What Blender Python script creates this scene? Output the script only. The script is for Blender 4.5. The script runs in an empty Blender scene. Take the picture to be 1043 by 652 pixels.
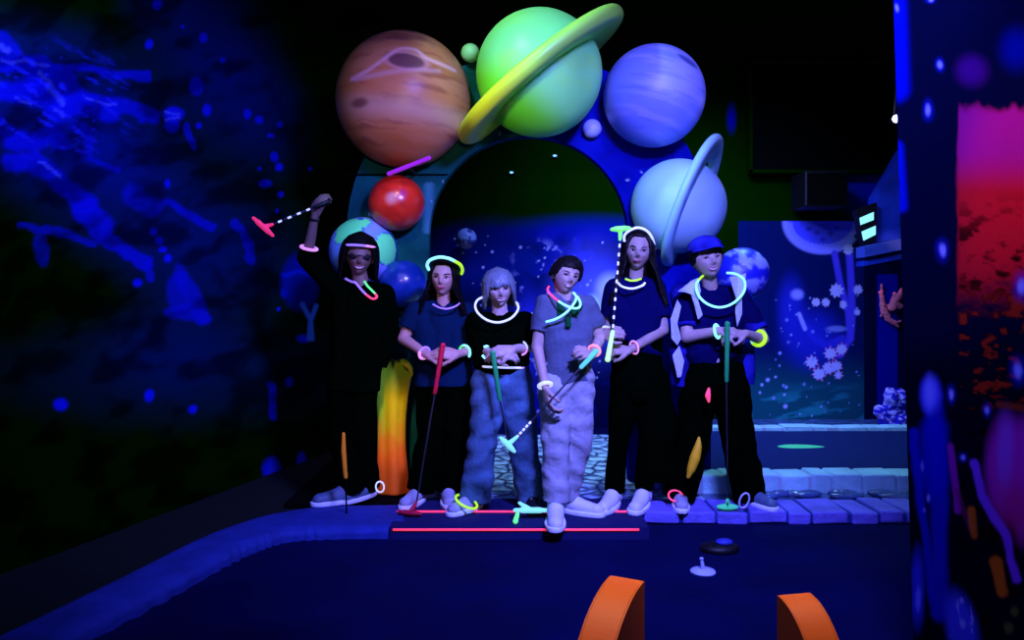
import bpy, math, random
import numpy as np
from mathutils import Vector, Matrix, Euler

# ------------------------------------------------------------------ camera, world, lights, exposure
SC = bpy.context.scene
COL = SC.collection
F = 811.0; CX = 521.5; HY = 300.0; CH = 1.11          # focal in pixels (1043 wide), horizon row, camera height

def W(px, py, Y):                                     # a point seen at a pixel, at distance Y
    return Vector(((px - CX) * Y / F, Y, CH - (py - HY) * Y / F))
def G(px, py, z=0.0):                                 # a point on a level surface seen at a pixel
    Y = F * (CH - z) / (py - HY)
    return Vector(((px - CX) * Y / F, Y, z))

cam_d = bpy.data.cameras.new('camera'); cam = bpy.data.objects.new('camera', cam_d); COL.objects.link(cam)
cam.location = (0, 0, CH); cam.rotation_euler = (math.pi / 2, 0, 0)
cam_d.sensor_width = 36; cam_d.lens = 36 * F / 1043
cam_d.shift_y = -(326 - HY) / 1043
cam_d.clip_start = 0.02
SC.camera = cam
SC.view_settings.view_transform = 'Standard'; SC.view_settings.look = 'None'
SC.view_settings.gamma = 1; SC.view_settings.use_curve_mapping = False
SC.view_settings.exposure = 0.0

world = bpy.data.worlds.new('world'); SC.world = world; world.use_nodes = True
world.node_tree.nodes['Background'].inputs[0].default_value = (0.02, 0.30, 0.03, 1)
world.node_tree.nodes['Background'].inputs[1].default_value = 0.045

def area(name, loc, target, size, color, energy, size_y=None, spread=180):
    l = bpy.data.lights.new(name, 'AREA'); l.size = size; l.color = color; l.energy = energy
    if size_y: l.shape = 'RECTANGLE'; l.size_y = size_y
    l.spread = math.radians(spread)
    o = bpy.data.objects.new(name, l); COL.objects.link(o); o.location = loc
    o.rotation_euler = (Vector(target) - Vector(loc)).to_track_quat('-Z', 'Y').to_euler()
def spot(name, loc, target, deg, color, energy, blend=0.5, r=0.05):
    l = bpy.data.lights.new(name, 'SPOT'); l.color = color; l.energy = energy
    l.spot_size = math.radians(deg); l.spot_blend = blend; l.shadow_soft_size = r
    o = bpy.data.objects.new(name, l); COL.objects.link(o); o.location = loc
    o.rotation_euler = (Vector(target) - Vector(loc)).to_track_quat('-Z', 'Y').to_euler()

UV = (0.16, 0.15, 1.0)
area('blacklight_front', (0.8, 1.5, 2.7), (0.2, 4.2, 0.7), 0.5, (0.18, 0.18, 1.0), 84, 0.2, 88)
area('blacklight_back', (0.9, 5.4, 3.0), (1.5, 6.9, 0.7), 1.6, (0.2, 0.24, 1.0), 62, 0.2, 100)
spot('wash_cobbles', (0.3, 5.5, 3.3), (0.25, 5.5, 0.0), 40, (0.4, 0.65, 1.0), 340, .7)  # added spot that brightens the cobbles
spot('wash_galaxy', (0.3, 5.0, 2.4), (0.80, 6.98, 0.9), 26, (0.45, 0.65, 1.0), 70, 1.0)  # added spot that lifts the galaxy painting
spot('pin_coral', (2.6, 5.2, 2.2), W(907, 310, 6.9), 12, (1.0, 0.4, 0.5), 45, .5)  # added pink spot to bring out the corals
area('blacklight_left', (-1.2, 2.2, 3.0), (-2.6, 3.6, 1.9), 0.9, (0.12, 0.15, 1.0), 30, 0.3, 110)
area('blacklight_right', (0.3, 1.2, 2.6), (1.3, 2.0, 1.1), 0.6, UV, 16, 0.3, 110)
spot('wash_floor', (1.3, 2.6, 3.0), (1.1, 3.2, 0.0), 62, (0.12, 0.12, 1.0), 75, 1.0)  # extra blue light added for the right part of the floor
spot('wash_lane', (1.6, 5.2, 3.1), (2.0, 5.2, 0.0), 70, (0.35, 0.85, 1.0), 120)
spot('wash_people_left', (-0.5, 1.0, 2.2), (-0.62, 4.2, 0.75), 24, (1.0, 0.5, 0.7), 105, 0.8)
spot('pin_brown_planet', (-0.1, 1.6, 1.75), W(417, 112, 4.4), 21, (1.0, 0.6, 0.42), 85, 0.9)
spot('pin_green_planet', (-0.72, 3.1, 3.38), W(548, 70, 4.4), 44, (0.62, 1.0, 0.85), 95, 0.5)
spot('pin_green_planet_low', (-0.6, 2.4, 1.9), W(545, 105, 4.4), 20, (1.0, 0.95, 0.12), 55, 0.6)
spot('pin_blue_planet', (1.1, 2.0, 3.1), W(666, 96, 4.4), 21, (0.5, 0.5, 1.0), 130, 0.5)
spot('pin_pale_planet', (-0.25, 3.1, 2.45), W(686, 206, 4.4), 25, (0.45, 0.9, 0.9), 52, 0.5)
spot('pin_red_planet', (-0.3, 2.6, 3.0), W(404, 204, 4.4), 11, (1.0, 0.8, 0.8), 60, 0.5)
spot('pin_globe', (-0.6, 2.6, 2.5), W(372, 240, 4.5), 14, (0.6, 1.0, 0.9), 55, 0.5)
spot('pin_orange_fin_a', (0.0, 2.35, 2.2), (0.25, 1.95, 0.25), 17, (1.0, 0.7, 0.5), 80, 0.5)  # two added warm spots set behind the fins to light their rims
spot('pin_orange_fin_b', (1.15, 2.35, 2.2), (0.76, 1.95, 0.25), 17, (1.0, 0.7, 0.5), 80, 0.5)
spot('pin_yellow_cutout', (-0.5, 1.6, 1.9), W(402, 435, 4.45), 7.5, (1.0, 0.85, 0.4), 130, 0.5)
spot('wash_right_mural', (0.4, 1.3, 2.3), (1.2, 1.88, 1.5), 24, (1.0, 0.35, 0.5), 55, 0.9)

# ------------------------------------------------------------------ materials
def mat(name, col, rough=0.6, emit=0.0, attr=False, bump=0.0, bscale=30, metal=0.0, spec=0.3, vary=0.0, vscale=6, coat=0.0):
    m = bpy.data.materials.new(name); m.use_nodes = True
    nt = m.node_tree; b = nt.nodes['Principled BSDF']
    b.inputs['Roughness'].default_value = rough; b.inputs['Metallic'].default_value = metal
    b.inputs['Specular IOR Level'].default_value = spec
    b.inputs['Coat Weight'].default_value = coat
    c4 = (*col, 1)
    src = None
    if attr:
        a = nt.nodes.new('ShaderNodeAttribute'); a.attribute_name = 'paint'; src = a.outputs['Color']
    if vary > 0:
        tc = nt.nodes.new('ShaderNodeTexCoord'); n = nt.nodes.new('ShaderNodeTexNoise')
        n.inputs['Scale'].default_value = vscale; n.inputs['Detail'].default_value = 5
        nt.links.new(tc.outputs['Object'], n.inputs['Vector'])
        r = nt.nodes.new('ShaderNodeMapRange'); r.inputs['To Min'].default_value = 1 - vary; r.inputs['To Max'].default_value = 1 + vary
        r.inputs['From Min'].default_value = .3; r.inputs['From Max'].default_value = .7
        nt.links.new(n.outputs['Fac'], r.inputs['Value'])
        mx = nt.nodes.new('ShaderNodeVectorMath'); mx.operation = 'SCALE'
        if src: nt.links.new(src, mx.inputs[0])
        else: mx.inputs[0].default_value = col
        nt.links.new(r.outputs['Result'], mx.inputs['Scale']); src = mx.outputs[0]
    if src: nt.links.new(src, b.inputs['Base Color'])
    else: b.inputs['Base Color'].default_value = c4
    if emit > 0:
        b.inputs['Emission Color'].default_value = c4; b.inputs['Emission Strength'].default_value = emit
    if bump > 0:
        tc = nt.nodes.new('ShaderNodeTexCoord'); n = nt.nodes.new('ShaderNodeTexNoise')
        n.inputs['Scale'].default_value = bscale; n.inputs['Detail'].default_value = 4
        nt.links.new(tc.outputs['Object'], n.inputs['Vector'])
        bp = nt.nodes.new('ShaderNodeBump'); bp.inputs['Strength'].default_value = bump; bp.inputs['Distance'].default_value = 0.02
        nt.links.new(n.outputs['Fac'], bp.inputs['Height']); nt.links.new(bp.outputs['Normal'], b.inputs['Normal'])
    return m
def glow(name, col, s=1.0):  # glow sticks, strips and lamps; also grips and putter heads made to glow
    return mat(name, col, 0.4, emit=s)

M = {}
M['paint'] = mat('wall_paint', (1, 1, 1), 0.9, attr=True, spec=0.0)
M['planet'] = mat('planet_paint', (1, 1, 1), 0.42, attr=True, spec=0.4)
M['shiny'] = mat('planet_gloss', (1, 1, 1), 0.28, attr=True, spec=0.5, coat=0.3)
M['dark'] = mat('dark_paint', (0.002, 0.02, 0.0003), 0.95, spec=0.0)
M['black'] = mat('black_plastic', (0.004, 0.004, 0.006), 0.5)
M['matte'] = mat('matte_black', (0.001, 0.002, 0.001), 0.95, spec=0.05)
M['carpet'] = mat('navy_carpet', (0.001, 0.003, 0.042), 0.95, bump=0.4, bscale=300, spec=0.05, vary=0.25, vscale=3)
M['lane'] = mat('back_lane_carpet', (0.008, 0.02, 0.10), 0.9, bump=0.3, bscale=200, spec=0.1)
M['curb'] = mat('blue_painted_curb', (0.012, 0.03, 0.24), 0.8, bump=0.5, bscale=25, vary=0.25)
M['brick'] = mat('violet_brick', (0.16, 0.14, 0.62), 0.8, bump=0.6, bscale=30, vary=0.25)
M['pale_brick'] = mat('pale_green_brick', (0.35, 0.72, 0.75), 0.7, bump=0.5, bscale=30, vary=0.2)
M['mortar'] = mat('mortar', (0.35, 0.5, 0.6), 0.8)
M['rock'] = mat('wet_rock', (0.05, 0.10, 0.25), 0.18, bump=0.8, bscale=14, vary=0.5, vscale=9, spec=0.6)
M['chrome'] = mat('steel_shaft', (0.05, 0.05, 0.07), 0.3, metal=0.6)
M['orange'] = mat('orange_paint', (1.0, 0.18, 0.004), 0.5, bump=0.1, bscale=10)
M['orange_side'] = mat('shaded_orange', (0.22, 0.012, 0.003), 0.6)  # unused copy of the orange with the fins' side shade in its colour
M['white'] = mat('white_fabric', (0.75, 0.78, 0.85), 0.7, bump=0.3, bscale=60)
M['g_cyan'] = glow('glow_cyan', (0.32, 0.95, 0.85), 0.9)
M['g_green'] = glow('glow_green', (0.14, 0.95, 0.22), 0.8)
M['g_yellow'] = glow('glow_yellow_green', (0.45, 0.95, 0.02), 0.85)
M['g_white'] = glow('glow_white', (0.55, 0.62, 1.0), 0.95)
M['g_violet'] = glow('glow_violet', (0.35, 0.2, 0.95), 0.7)
M['g_pink'] = glow('glow_pink', (1.0, 0.07, 0.16), 0.8)
M['g_rose'] = glow('glow_rose', (0.85, 0.35, 0.85), 0.7)
M['g_salmon'] = glow('glow_salmon', (1.0, 0.3, 0.28), 0.9)
M['g_strip'] = glow('glow_strip', (1.0, 0.05, 0.12), 0.85)
M['g_purple'] = glow('glow_purple', (0.26, 0.015, 0.42), 0.8)

# ------------------------------------------------------------------ mesh helpers
class MB:
    def __init__(s): s.v = []; s.f = []; s.m = []; s.n = 0
    def add(s, v, f, mi=0):
        s.v.extend([tuple(p) for p in v]); s.f.extend([tuple(i + s.n for i in q) for q in f]); s.m.extend([mi] * len(f)); s.n += len(v)
    def box(s, c, d, rot=None, mi=0):
        c = Vector(c); x, y, z = [k / 2 for k in d]
        P = [Vector((a * x, b * y, g * z)) for a in (-1, 1) for b in (-1, 1) for g in (-1, 1)]
        if rot is not None: P = [rot @ p for p in P]
        s.add([c + p for p in P], [(0, 1, 3, 2), (4, 6, 7, 5), (0, 4, 5, 1), (2, 3, 7, 6), (0, 2, 6, 4), (1, 5, 7, 3)], mi)
    def cone(s, a, b, ra, rb, n=16, round_a=True, round_b=True, flat=None, mi=0, k=4):
        """tapered capsule; flat=(axis vector, factor) squashes the section along that axis"""
        a = Vector(a); b = Vector(b); d = b - a; L = d.length
        if L < 1e-6: d = Vector((0, 0, 1)); L = 1e-6
        d = d / L
        u = d.orthogonal().normalized(); w = d.cross(u)
        if flat:
            fa = Vector(flat[0]); fa = (fa - d * fa.dot(d))
            if fa.length > 1e-4: u = fa.normalized(); w = d.cross(u)
        fu = flat[1] if flat else 1.0
        rings = []
        if round_a:
            for i in range(1, k + 1):
                t = math.pi / 2 * i / k
                rings.append((a - d * ra * math.cos(t), ra * math.sin(t)))
            pa = a - d * ra
        else: rings.append((a, ra)); pa = a
        if round_b:
            for i in range(0, k):
                t = math.pi / 2 * i / k
                rings.append((b + d * rb * math.sin(t), rb * math.cos(t)))
            pb = b + d * rb
        else: rings.append((b, rb)); pb = b
        V = [pa]; Fc = []
        for c, r in rings:
            for j in range(n):
                th = 2 * math.pi * j / n
                V.append(c + u * (r * fu * math.cos(th)) + w * (r * math.sin(th)))
        V.append(pb); R = len(rings)
        for j in range(n): Fc.append((0, 1 + (j + 1) % n, 1 + j))
        for i in range(R - 1):
            for j in range(n):
                p = 1 + i * n; Fc.append((p + j, p + (j + 1) % n, p + n + (j + 1) % n, p + n + j))
        p = 1 + (R - 1) * n
        for j in range(n): Fc.append((p + j, p + (j + 1) % n, len(V) - 1))
        s.add(V, Fc, mi)
    def ell(s, c, r, rot=None, nu=24, nv=14, mi=0):
        c = Vector(c); V = []; Fc = []
        for i in range(nv + 1):
            ph = math.pi * i / nv
            for j in range(nu):
                th = 2 * math.pi * j / nu
                p = Vector((r[0] * math.sin(ph) * math.cos(th), r[1] * math.sin(ph) * math.sin(th), r[2] * math.cos(ph)))
                if rot is not None: p = rot @ p
                V.append(c + p)
        for i in range(nv):
            for j in range(nu):
                Fc.append((i * nu + j, (i + 1) * nu + j, (i + 1) * nu + (j + 1) % nu, i * nu + (j + 1) % nu))
        s.add(V, Fc, mi)
    def tube(s, pts, r, n=10, closed=False, mis=None, cap=True):
        pts = [Vector(p) for p in pts]; N = len(pts)
        rr = r if isinstance(r, (list, tuple)) else [r] * N
        V = []; Fc = []; ms = []
        prev = None
        for i in range(N):
            if closed: t = pts[(i + 1) % N] - pts[i - 1]
            else: t = pts[min(i + 1, N - 1)] - pts[max(i - 1, 0)]
            t.normalize()
            if prev is None: u = t.orthogonal().normalized()
            else:
                u = prev - t * prev.dot(t)
                u = u.normalized() if u.length > 1e-6 else t.orthogonal().normalized()
            prev = u; w = t.cross(u)
            for j in range(n):
                th = 2 * math.pi * j / n
                V.append(pts[i] + (u * math.cos(th) + w * math.sin(th)) * rr[i])
        M_ = N if closed else N - 1
        for i in range(M_):
            for j in range(n):
                a = i * n; b = ((i + 1) % N) * n
                Fc.append((a + j, a + (j + 1) % n, b + (j + 1) % n, b + j)); ms.append(mis[i] if mis else 0)
        if not closed and cap:
            Fc.append(tuple(range(n - 1, -1, -1))); ms.append(mis[0] if mis else 0)
            Fc.append(tuple((N - 1) * n + j for j in range(n))); ms.append(mis[-1] if mis else 0)
        s.v.extend([tuple(p) for p in V]); s.f.extend([tuple(i + s.n for i in q) for q in Fc]); s.m.extend(ms); s.n += len(V)
    def prism(s, poly, ext, mi=0):
        """closed polygon (list of Vector) extruded by vector ext"""
        n = len(poly); e = Vector(ext); V = [Vector(p) for p in poly] + [Vector(p) + e for p in poly]
        Fc = [tuple(range(n))[::-1], tuple(range(n, 2 * n))] + [(i, (i + 1) % n, n + (i + 1) % n, n + i) for i in range(n)]
        s.add(V, Fc, mi)
    def grid(s, fn, nu, nv, closed_u=False, mi=0):
        V = [fn(i / nu, j / nv) for j in range(nv + 1) for i in range(nu + (0 if closed_u else 1))]
        k = nu + (0 if closed_u else 1); Fc = []
        for j in range(nv):
            for i in range(nu): Fc.append((j * k + i, j * k + (i + 1) % k, (j + 1) * k + (i + 1) % k, (j + 1) * k + i))
        s.add(V, Fc, mi)
    def mesh(s, name):
        me = bpy.data.meshes.new(name); me.from_pydata(s.v, [], s.f); me.update()
        me.polygons.foreach_set('material_index', s.m)
        return me

def link(name, me, mats, parent=None, smooth=True, origin=None):
    if not isinstance(mats, (list, tuple)): mats = [mats]
    for m in mats: me.materials.append(M[m] if isinstance(m, str) else m)
    me.polygons.foreach_set('use_smooth', [smooth] * len(me.polygons))
    o = bpy.data.objects.new(name, me); COL.objects.link(o)
    if parent is not None:
        o.parent = parent; o.matrix_parent_inverse = Matrix.Identity(4)
        off = -(world_loc(parent))
        me.transform(Matrix.Translation(off))
    elif origin is not None:
        me.transform(Matrix.Translation(-Vector(origin))); o.location = origin
    return o
def world_loc(o):
    l = Vector(o.location)
    while o.parent: o = o.parent; l = l + Vector(o.location)
    return l
def bevel(o, w, seg=2):
    b = o.modifiers.new('bevel', 'BEVEL'); b.width = w; b.segments = seg; b.limit_method = 'ANGLE'; b.angle_limit = math.radians(40)
def tag(o, label=None, cat=None, group=None, kind=None):
    if label: o['label'] = label
    if cat: o['category'] = cat
    if group: o['group'] = group
    if kind: o['kind'] = kind
    return o
def empty(name, loc, label=None, cat=None, group=None):
    o = bpy.data.objects.new(name, None); COL.objects.link(o); o.location = loc; o.empty_display_size = .05
    return tag(o, label, cat, group)
def mm(mb, voxel=0.004, smooth=4, disp=0.0, seed=0, freq=40):
    """fuse overlapping closed pieces into one continuous surface"""
    me = mb.mesh('tmp'); o = bpy.data.objects.new('tmp', me); COL.objects.link(o)
    r = o.modifiers.new('r', 'REMESH'); r.mode = 'VOXEL'; r.voxel_size = voxel
    s = o.modifiers.new('s', 'SMOOTH'); s.factor = 0.5; s.iterations = smooth
    dg = bpy.context.evaluated_depsgraph_get(); dg.update()
    out = bpy.data.meshes.new_from_object(o.evaluated_get(dg))
    bpy.data.objects.remove(o); bpy.data.meshes.remove(me)
    if disp > 0:
        n = len(out.vertices); co = np.empty(n * 3); out.vertices.foreach_get('co', co); co = co.reshape(-1, 3)
        no = np.empty(n * 3); out.vertices.foreach_get('normal', no); no = no.reshape(-1, 3)
        rg = np.random.RandomState(seed); h = np.zeros(n)
        for k in range(7):
            kv = rg.randn(3) * freq * np.array([.55, .55, 1.0]); ph = rg.rand() * 6.28
            h += np.sin(co @ kv + ph + 1.3 * np.sin(co @ (rg.randn(3) * freq * .5)))
        h = h / 7; h = np.sign(h) * np.abs(h) ** .8
        co += no * (h * disp)[:, None]
        out.vertices.foreach_set('co', co.reshape(-1)); out.update()
    return out
def setpaint(me, cols):
    a = me.color_attributes.new('paint', 'FLOAT_COLOR', 'POINT')
    c = np.ones((len(me.vertices), 4)); c[:, :3] = np.clip(cols, 0, 1); a.data.foreach_set('color', c.reshape(-1))
def coords(me):
    co = np.empty(len(me.vertices) * 3); me.vertices.foreach_get('co', co); return co.reshape(-1, 3)

# value noise on arrays
def vn(x, y, seed=0):
    xi = np.floor(x).astype(np.int64); yi = np.floor(y).astype(np.int64); fx = x - xi; fy = y - yi
    fx = fx * fx * (3 - 2 * fx); fy = fy * fy * (3 - 2 * fy)
    def h(a, b):
        n = (a * 374761393 + b * 668265263 + seed * 1442695041) & 0x7fffffff
        n = ((n ^ (n >> 13)) * 1274126177) & 0x7fffffff
        return ((n ^ (n >> 16)) & 0xffff) / 65535.0
    return (h(xi, yi) * (1 - fx) + h(xi + 1, yi) * fx) * (1 - fy) + (h(xi, yi + 1) * (1 - fx) + h(xi + 1, yi + 1) * fx) * fy
def fbm(x, y, seed=0, o=4):
    r = 0; a = .5; s = 0
    for k in range(o): r = r + a * vn(x * 2 ** k, y * 2 ** k, seed + k); s += a; a *= .5
    return r / s
def sm(t): t = np.clip(t, 0, 1); return t * t * (3 - 2 * t)
def over(c, col, a): return c * (1 - a[:, None]) + np.array(col)[None, :] * a[:, None]
def dist_poly(px, py, pts):
    d = np.full(px.shape, 1e9)
    for (x0, y0), (x1, y1) in zip(pts[:-1], pts[1:]):
        dx, dy = x1 - x0, y1 - y0; L = dx * dx + dy * dy + 1e-9
        t = np.clip(((px - x0) * dx + (py - y0) * dy) / L, 0, 1)
        d = np.minimum(d, np.hypot(px - x0 - t * dx, py - y0 - t * dy))
    return d
def stroke(c, px, py, pts, w, col, soft=.5, a=1.0):
    d = dist_poly(px, py, pts)
    return over(c, col, a * (1 - sm((d - w * (1 - soft)) / (2 * w * soft + 1e-6))))
def blob(c, px, py, x, y, rx, ry, col, soft=.5, a=1.0, ang=0):
    ca, sa = math.cos(math.radians(ang)), math.sin(math.radians(ang))
    u = ((px - x) * ca + (py - y) * sa) / rx; v = (-(px - x) * sa + (py - y) * ca) / ry
    return over(c, col, a * (1 - sm((np.hypot(u, v) - (1 - soft)) / (2 * soft))))
def proj(co): return CX + F * co[:, 0] / co[:, 1], HY + F * (CH - co[:, 2]) / co[:, 1]

def slab(name, p0, uvec, vvec, nvec, nu, nv, th):
    """wall: fine grid on the seen face (normal nvec) and a real thickness behind it"""
    p0, uvec, vvec, nvec = [Vector(k) for k in (p0, uvec, vvec, nvec)]
    mb = MB(); mb.grid(lambda a, b: p0 + uvec * a + vvec * b, nu, nv)
    q = [p0, p0 + uvec, p0 + uvec + vvec, p0 + vvec]; b = [k - nvec * th for k in q]
    mb.add(q + b, [(4, 5, 6, 7), (0, 1, 5, 4), (1, 2, 6, 5), (2, 3, 7, 6), (3, 0, 4, 7)])
    return mb.mesh(name)
# ------------------------------------------------------------------ the setting: floors and walls
def struct(name, me, m, smooth=False): o = link(name, me, m, smooth=smooth); o['kind'] = 'structure'; return o
mb = MB(); mb.box((0.4, 3.6, -0.11), (9.0, 8.4, 0.10)); struct('floor', mb.mesh('floor'), 'carpet')
mb = MB(); mb.box((0.4, 3.9, 3.55), (9.0, 7.8, 0.10)); struct('ceiling', mb.mesh('ceiling'), 'dark')

# back wall, painted: galaxy behind the arch, underwater scene at the right
me = slab('wall_back', (-2.0, 6.98, -0.06), (6.2, 0, 0), (0, 0, 3.6), (0, -1, 0), 760, 400, 0.12)
co = coords(me); px, py = proj(co); n1 = fbm(px / 28, py / 22, 3); n2 = fbm(px / 9, py / 9, 8)
c = np.tile(np.array([0.0015, 0.02, 0.0003]), (len(px), 1))
c = over(c, (0.0, 0.004, 0.055), sm((py - 226 + 10 * (n1 - .5)) / 12) * sm((px - 425) / 30) * sm((735 - px) / 30) * .9)
c = over(c, (0.006, 0.012, 0.30), sm((n1 - .46) * 5) * sm((py - 228) / 14) * sm((px - 520) / 50) * sm((700 - px) / 40))
c = blob(c, px, py, 500, 262, 60, 30, (0.002, 0.012, 0.14), .6, .8)
c = blob(c, px, py, 600, 235, 60, 12, (0.003, 0.008, 0.30), .8, .7)
c = blob(c, px, py, 604, 312, 34, 48, (0.12, 0.14, 0.95), .8, .85)
c = blob(c, px, py, 622, 296, 14, 16, (0.55, 0.65, 1), .5, .9)
c = blob(c, px, py, 604, 316, 10, 15, (0.5, 0.75, 1), .3, 1)
c = over(c, (0.4, 0.45, 1), sm((n2 - .68) * 9) * sm((n1 - .45) * 6) * sm((py - 240) / 20) * sm((px - 515) / 30) * sm((680 - px) / 20) * .8)
c = blob(c, px, py, 540, 350, 16, 40, (0.04, 0.05, 0.7), .8, .8)
c = over(c, (0.5, 0.6, 1), sm((n2 - .6) * 12) * (np.hypot((px - 540) / 16, (py - 350) / 36) < 1))
c = blob(c, px, py, 575, 375, 90, 40, (0.0, 0.003, 0.05), .6, .6)
rg = random.Random(4)
for k in range(70):
    x = rg.uniform(440, 700); y = rg.uniform(240, 400); r = rg.choice([.7, .8, 1.0, 1.4])
    c = blob(c, px, py, x, y, r, r, (0.6, 0.65, 1), .4, rg.uniform(.4, 1))
# right mural
inm = (px > 752) & (px < 880) & (py > 225) & (py < 436)
base = over(np.tile(np.array([0.002, 0.010, 0.085]), (len(px), 1)), (0.006, 0.10, 0.12), sm((py - 350) / 60))
base = over(base, (0.02, 0.32, 0.33), sm((fbm(px / 26, (py + px * .12) / 5, 21) - .55) * 6) * sm((py - 385) / 30) * .8)
c[inm] = base[inm]
def mb_(c, *a, **k):
    d = blob(c, px, py, *a, **k); c2 = c.copy(); c2[inm] = d[inm]; return c2
c = mb_(c, 838, 226, 41, 33, (0.30, 0.33, 1.0), soft=.05)
c = mb_(c, 838, 225, 35, 26, (0.07, 0.08, 0.85), soft=.06)
for k in range(22):
    a = math.pi * (k + .5) / 22
    c = mb_(c, 838 + 33 * math.cos(a), 227 + 24 * math.sin(a), 2.4, 2.4, (0.25, 0.28, 1), soft=.4)
for (x, y) in ((832, 237), (846, 238), (838, 244), (824, 233), (853, 232)): c = mb_(c, x, y, 3, 2.2, (0.01, 0.01, 0.3), soft=.5, a=.6)
def ms(c, pts, w, col, soft=.4, a=1.0):
    d = stroke(c, px, py, pts, w, col, soft, a); c2 = c.copy(); c2[inm] = d[inm]; return c2
c = ms(c, [(850, 258), (856, 290), (864, 318), (866, 345), (855, 362)], 3.2, (0.09, 0.07, 0.75))
c = ms(c, [(865, 255), (867, 290), (868, 320), (866, 345)], 3.6, (0.09, 0.07, 0.75))
c = ms(c, [(858, 345), (842, 352), (830, 345), (818, 330)], 4, (0.05, 0.05, 0.6))
c = mb_(c, 828, 345, 26, 26, (0.02, 0.03, 0.6), soft=.7, a=.8)
c = mb_(c, 806, 315, 12, 28, (0.02, 0.03, 0.55), soft=.7, a=.8)
c = mb_(c, 812, 300, 6, 5, (0.35, 0.4, 1), soft=.5); c = ms(c, [(814, 320), (820, 335)], 2, (0.4, 0.45, 1)); c = mb_(c, 852, 335, 10, 3, (0.2, 0.3, .7), soft=.4)
for (x, y, r) in ((864, 254, 5), (852, 296, 6.5), (874, 295, 4.5), (831, 308, 4), (841, 308, 4), (859, 310, 3.5), (873, 318, 3), (846, 360, 5.5), (857, 356, 5), (827, 369, 5.5), (844, 375, 5.5), (852, 373, 5), (834, 381, 5.5), (854, 382, 3.5)):
    a = np.arctan2(py - y, px - x); rr = r * (1 + .18 * np.sin(a * 9 + x))
    k = inm & (np.hypot(px - x, py - y) < rr); c[k] = (0.62, 0.66, 1)
    if y > 350: k = inm & (np.hypot(px - x, py - y) < rr * 1.25) & ~k & (np.sin(a * 7) > .2); c[k] = (0.7, 0.15, 0.5)
for k in range(60):
    x = rg.uniform(772, 876); y = rg.uniform(300, 425); r = rg.choice([.7, .9, 1.1, 1.6])
    c = mb_(c, x, y, r, r, (0.3, 0.45, 1), soft=.4, a=rg.uniform(.4, 1))
for (x, y, r) in ((782, 387, 2), (776, 392, 1.5), (774, 400, 1.3), (799, 402, 1.3), (800, 414, 2.2), (790, 384, 1.3)):
    c = mb_(c, x, y, r, r, (0.4, 0.5, 1), soft=.3)
# recess right of the mural
k = (px >= 880) & (py > 150)
c[k] = (0.0, 0.003, 0.03)
c = over(c, (0.0, 0.004, 0.30), ((px > 893) & (px < 914) & (py > 280) & (py < 432)) * .9)
c = blob(c, px, py, 893, 190, 34, 26, (0.0, 0.01, 0.35), .8, .8)
c = blob(c, px, py, 745, 120, 4, 12, (0.0, 0.0, 0.4), .7, .9)
setpaint(me, c); struct('wall_back', me, 'paint')

# left wall, painted with blue cave and splash shapes
A = Vector((-2.80, 1.0, -0.06)); B = Vector((-1.02, 6.93, -0.06)); d = (B - A)
nrm = Vector((d.y, -d.x, 0)).normalized()
me = slab('wall_left', A, d, (0, 0, 3.6), nrm, 700, 340, 0.12)
co = coords(me); px, py = proj(co); n1 = fbm(px / 24, py / 18, 5); n2 = fbm(px / 7, py / 7, 9); nw = fbm(px / 16, py / 12, 31)
wx = px + 9 * (nw - .5); wy = py + 14 * (n1 - .5)
c = np.tile(np.array([0.0015, 0.016, 0.0003]), (len(px), 1))
BL = (0.005, 0.008, 0.55)
for (x, y, rx, ry, a_, g) in ((210, 40, 75, 45, 50, .16), (250, 110, 60, 40, 50, .14), (60, 110, 110, 60, 20, .20), (120, 200, 120, 50, 30, .12), (210, 250, 70, 60, 20, .10), (190, 380, 150, 40, 0, .06), (180, 350, 60, 40, 0, .08), (100, 160, 60, 30, 30, .1)):
    c = blob(c, wx, wy, x, y, rx, ry, (0.0, 0.004, 0.5), .8, g * 1.1, a_)  # wide faint blobs: glow haze around the mural, put into the wall colour
for pts, w, al in (
    ([(0, 62), (40, 68), (66, 80), (75, 92)], 8, .8), ([(0, 92), (40, 95), (70, 105), (95, 105), (110, 112)], 12, .85), ([(60, 68), (100, 73), (150, 80)], 4, .75),
    ([(85, 98), (120, 106), (155, 117)], 7, .75), ([(35, 70), (55, 95), (60, 112)], 14, .8), ([(0, 40), (12, 50)], 8, .5),
    ([(12, 142), (35, 145), (52, 137), (62, 145)], 10, .8), ([(0, 125), (10, 135)], 8, .6), ([(75, 128), (90, 135), (90, 158)], 6, .5),
    ([(10, 165), (32, 163), (60, 185), (90, 210)], 9, .8), ([(85, 212), (105, 228)], 11, .8), ([(100, 235), (125, 252), (148, 268)], 7, .75), ([(150, 268), (153, 283)], 4, .6),
    ([(98, 163), (122, 176)], 3, .6), ([(170, 207), (216, 228)], 4.5, .7), ([(134, 200), (155, 212)], 11, .5),
    ([(20, 232), (60, 236), (95, 245)], 4, .5), ([(40, 245), (44, 262)], 7, .4),
    ([(190, 132), (198, 150)], 3.5, .7), ([(240, 228), (252, 242), (256, 262)], 5, .6),
    ([(184, 280), (178, 295), (185, 315)], 9, .5), ([(185, 285), (200, 305), (203, 320)], 9, .6), ([(175, 318), (205, 322)], 8, .5),
    ([(275, 395), (279, 425)], 4, .8)):
    c = stroke(c, wx, wy, pts, w, BL, .35, al)
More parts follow.
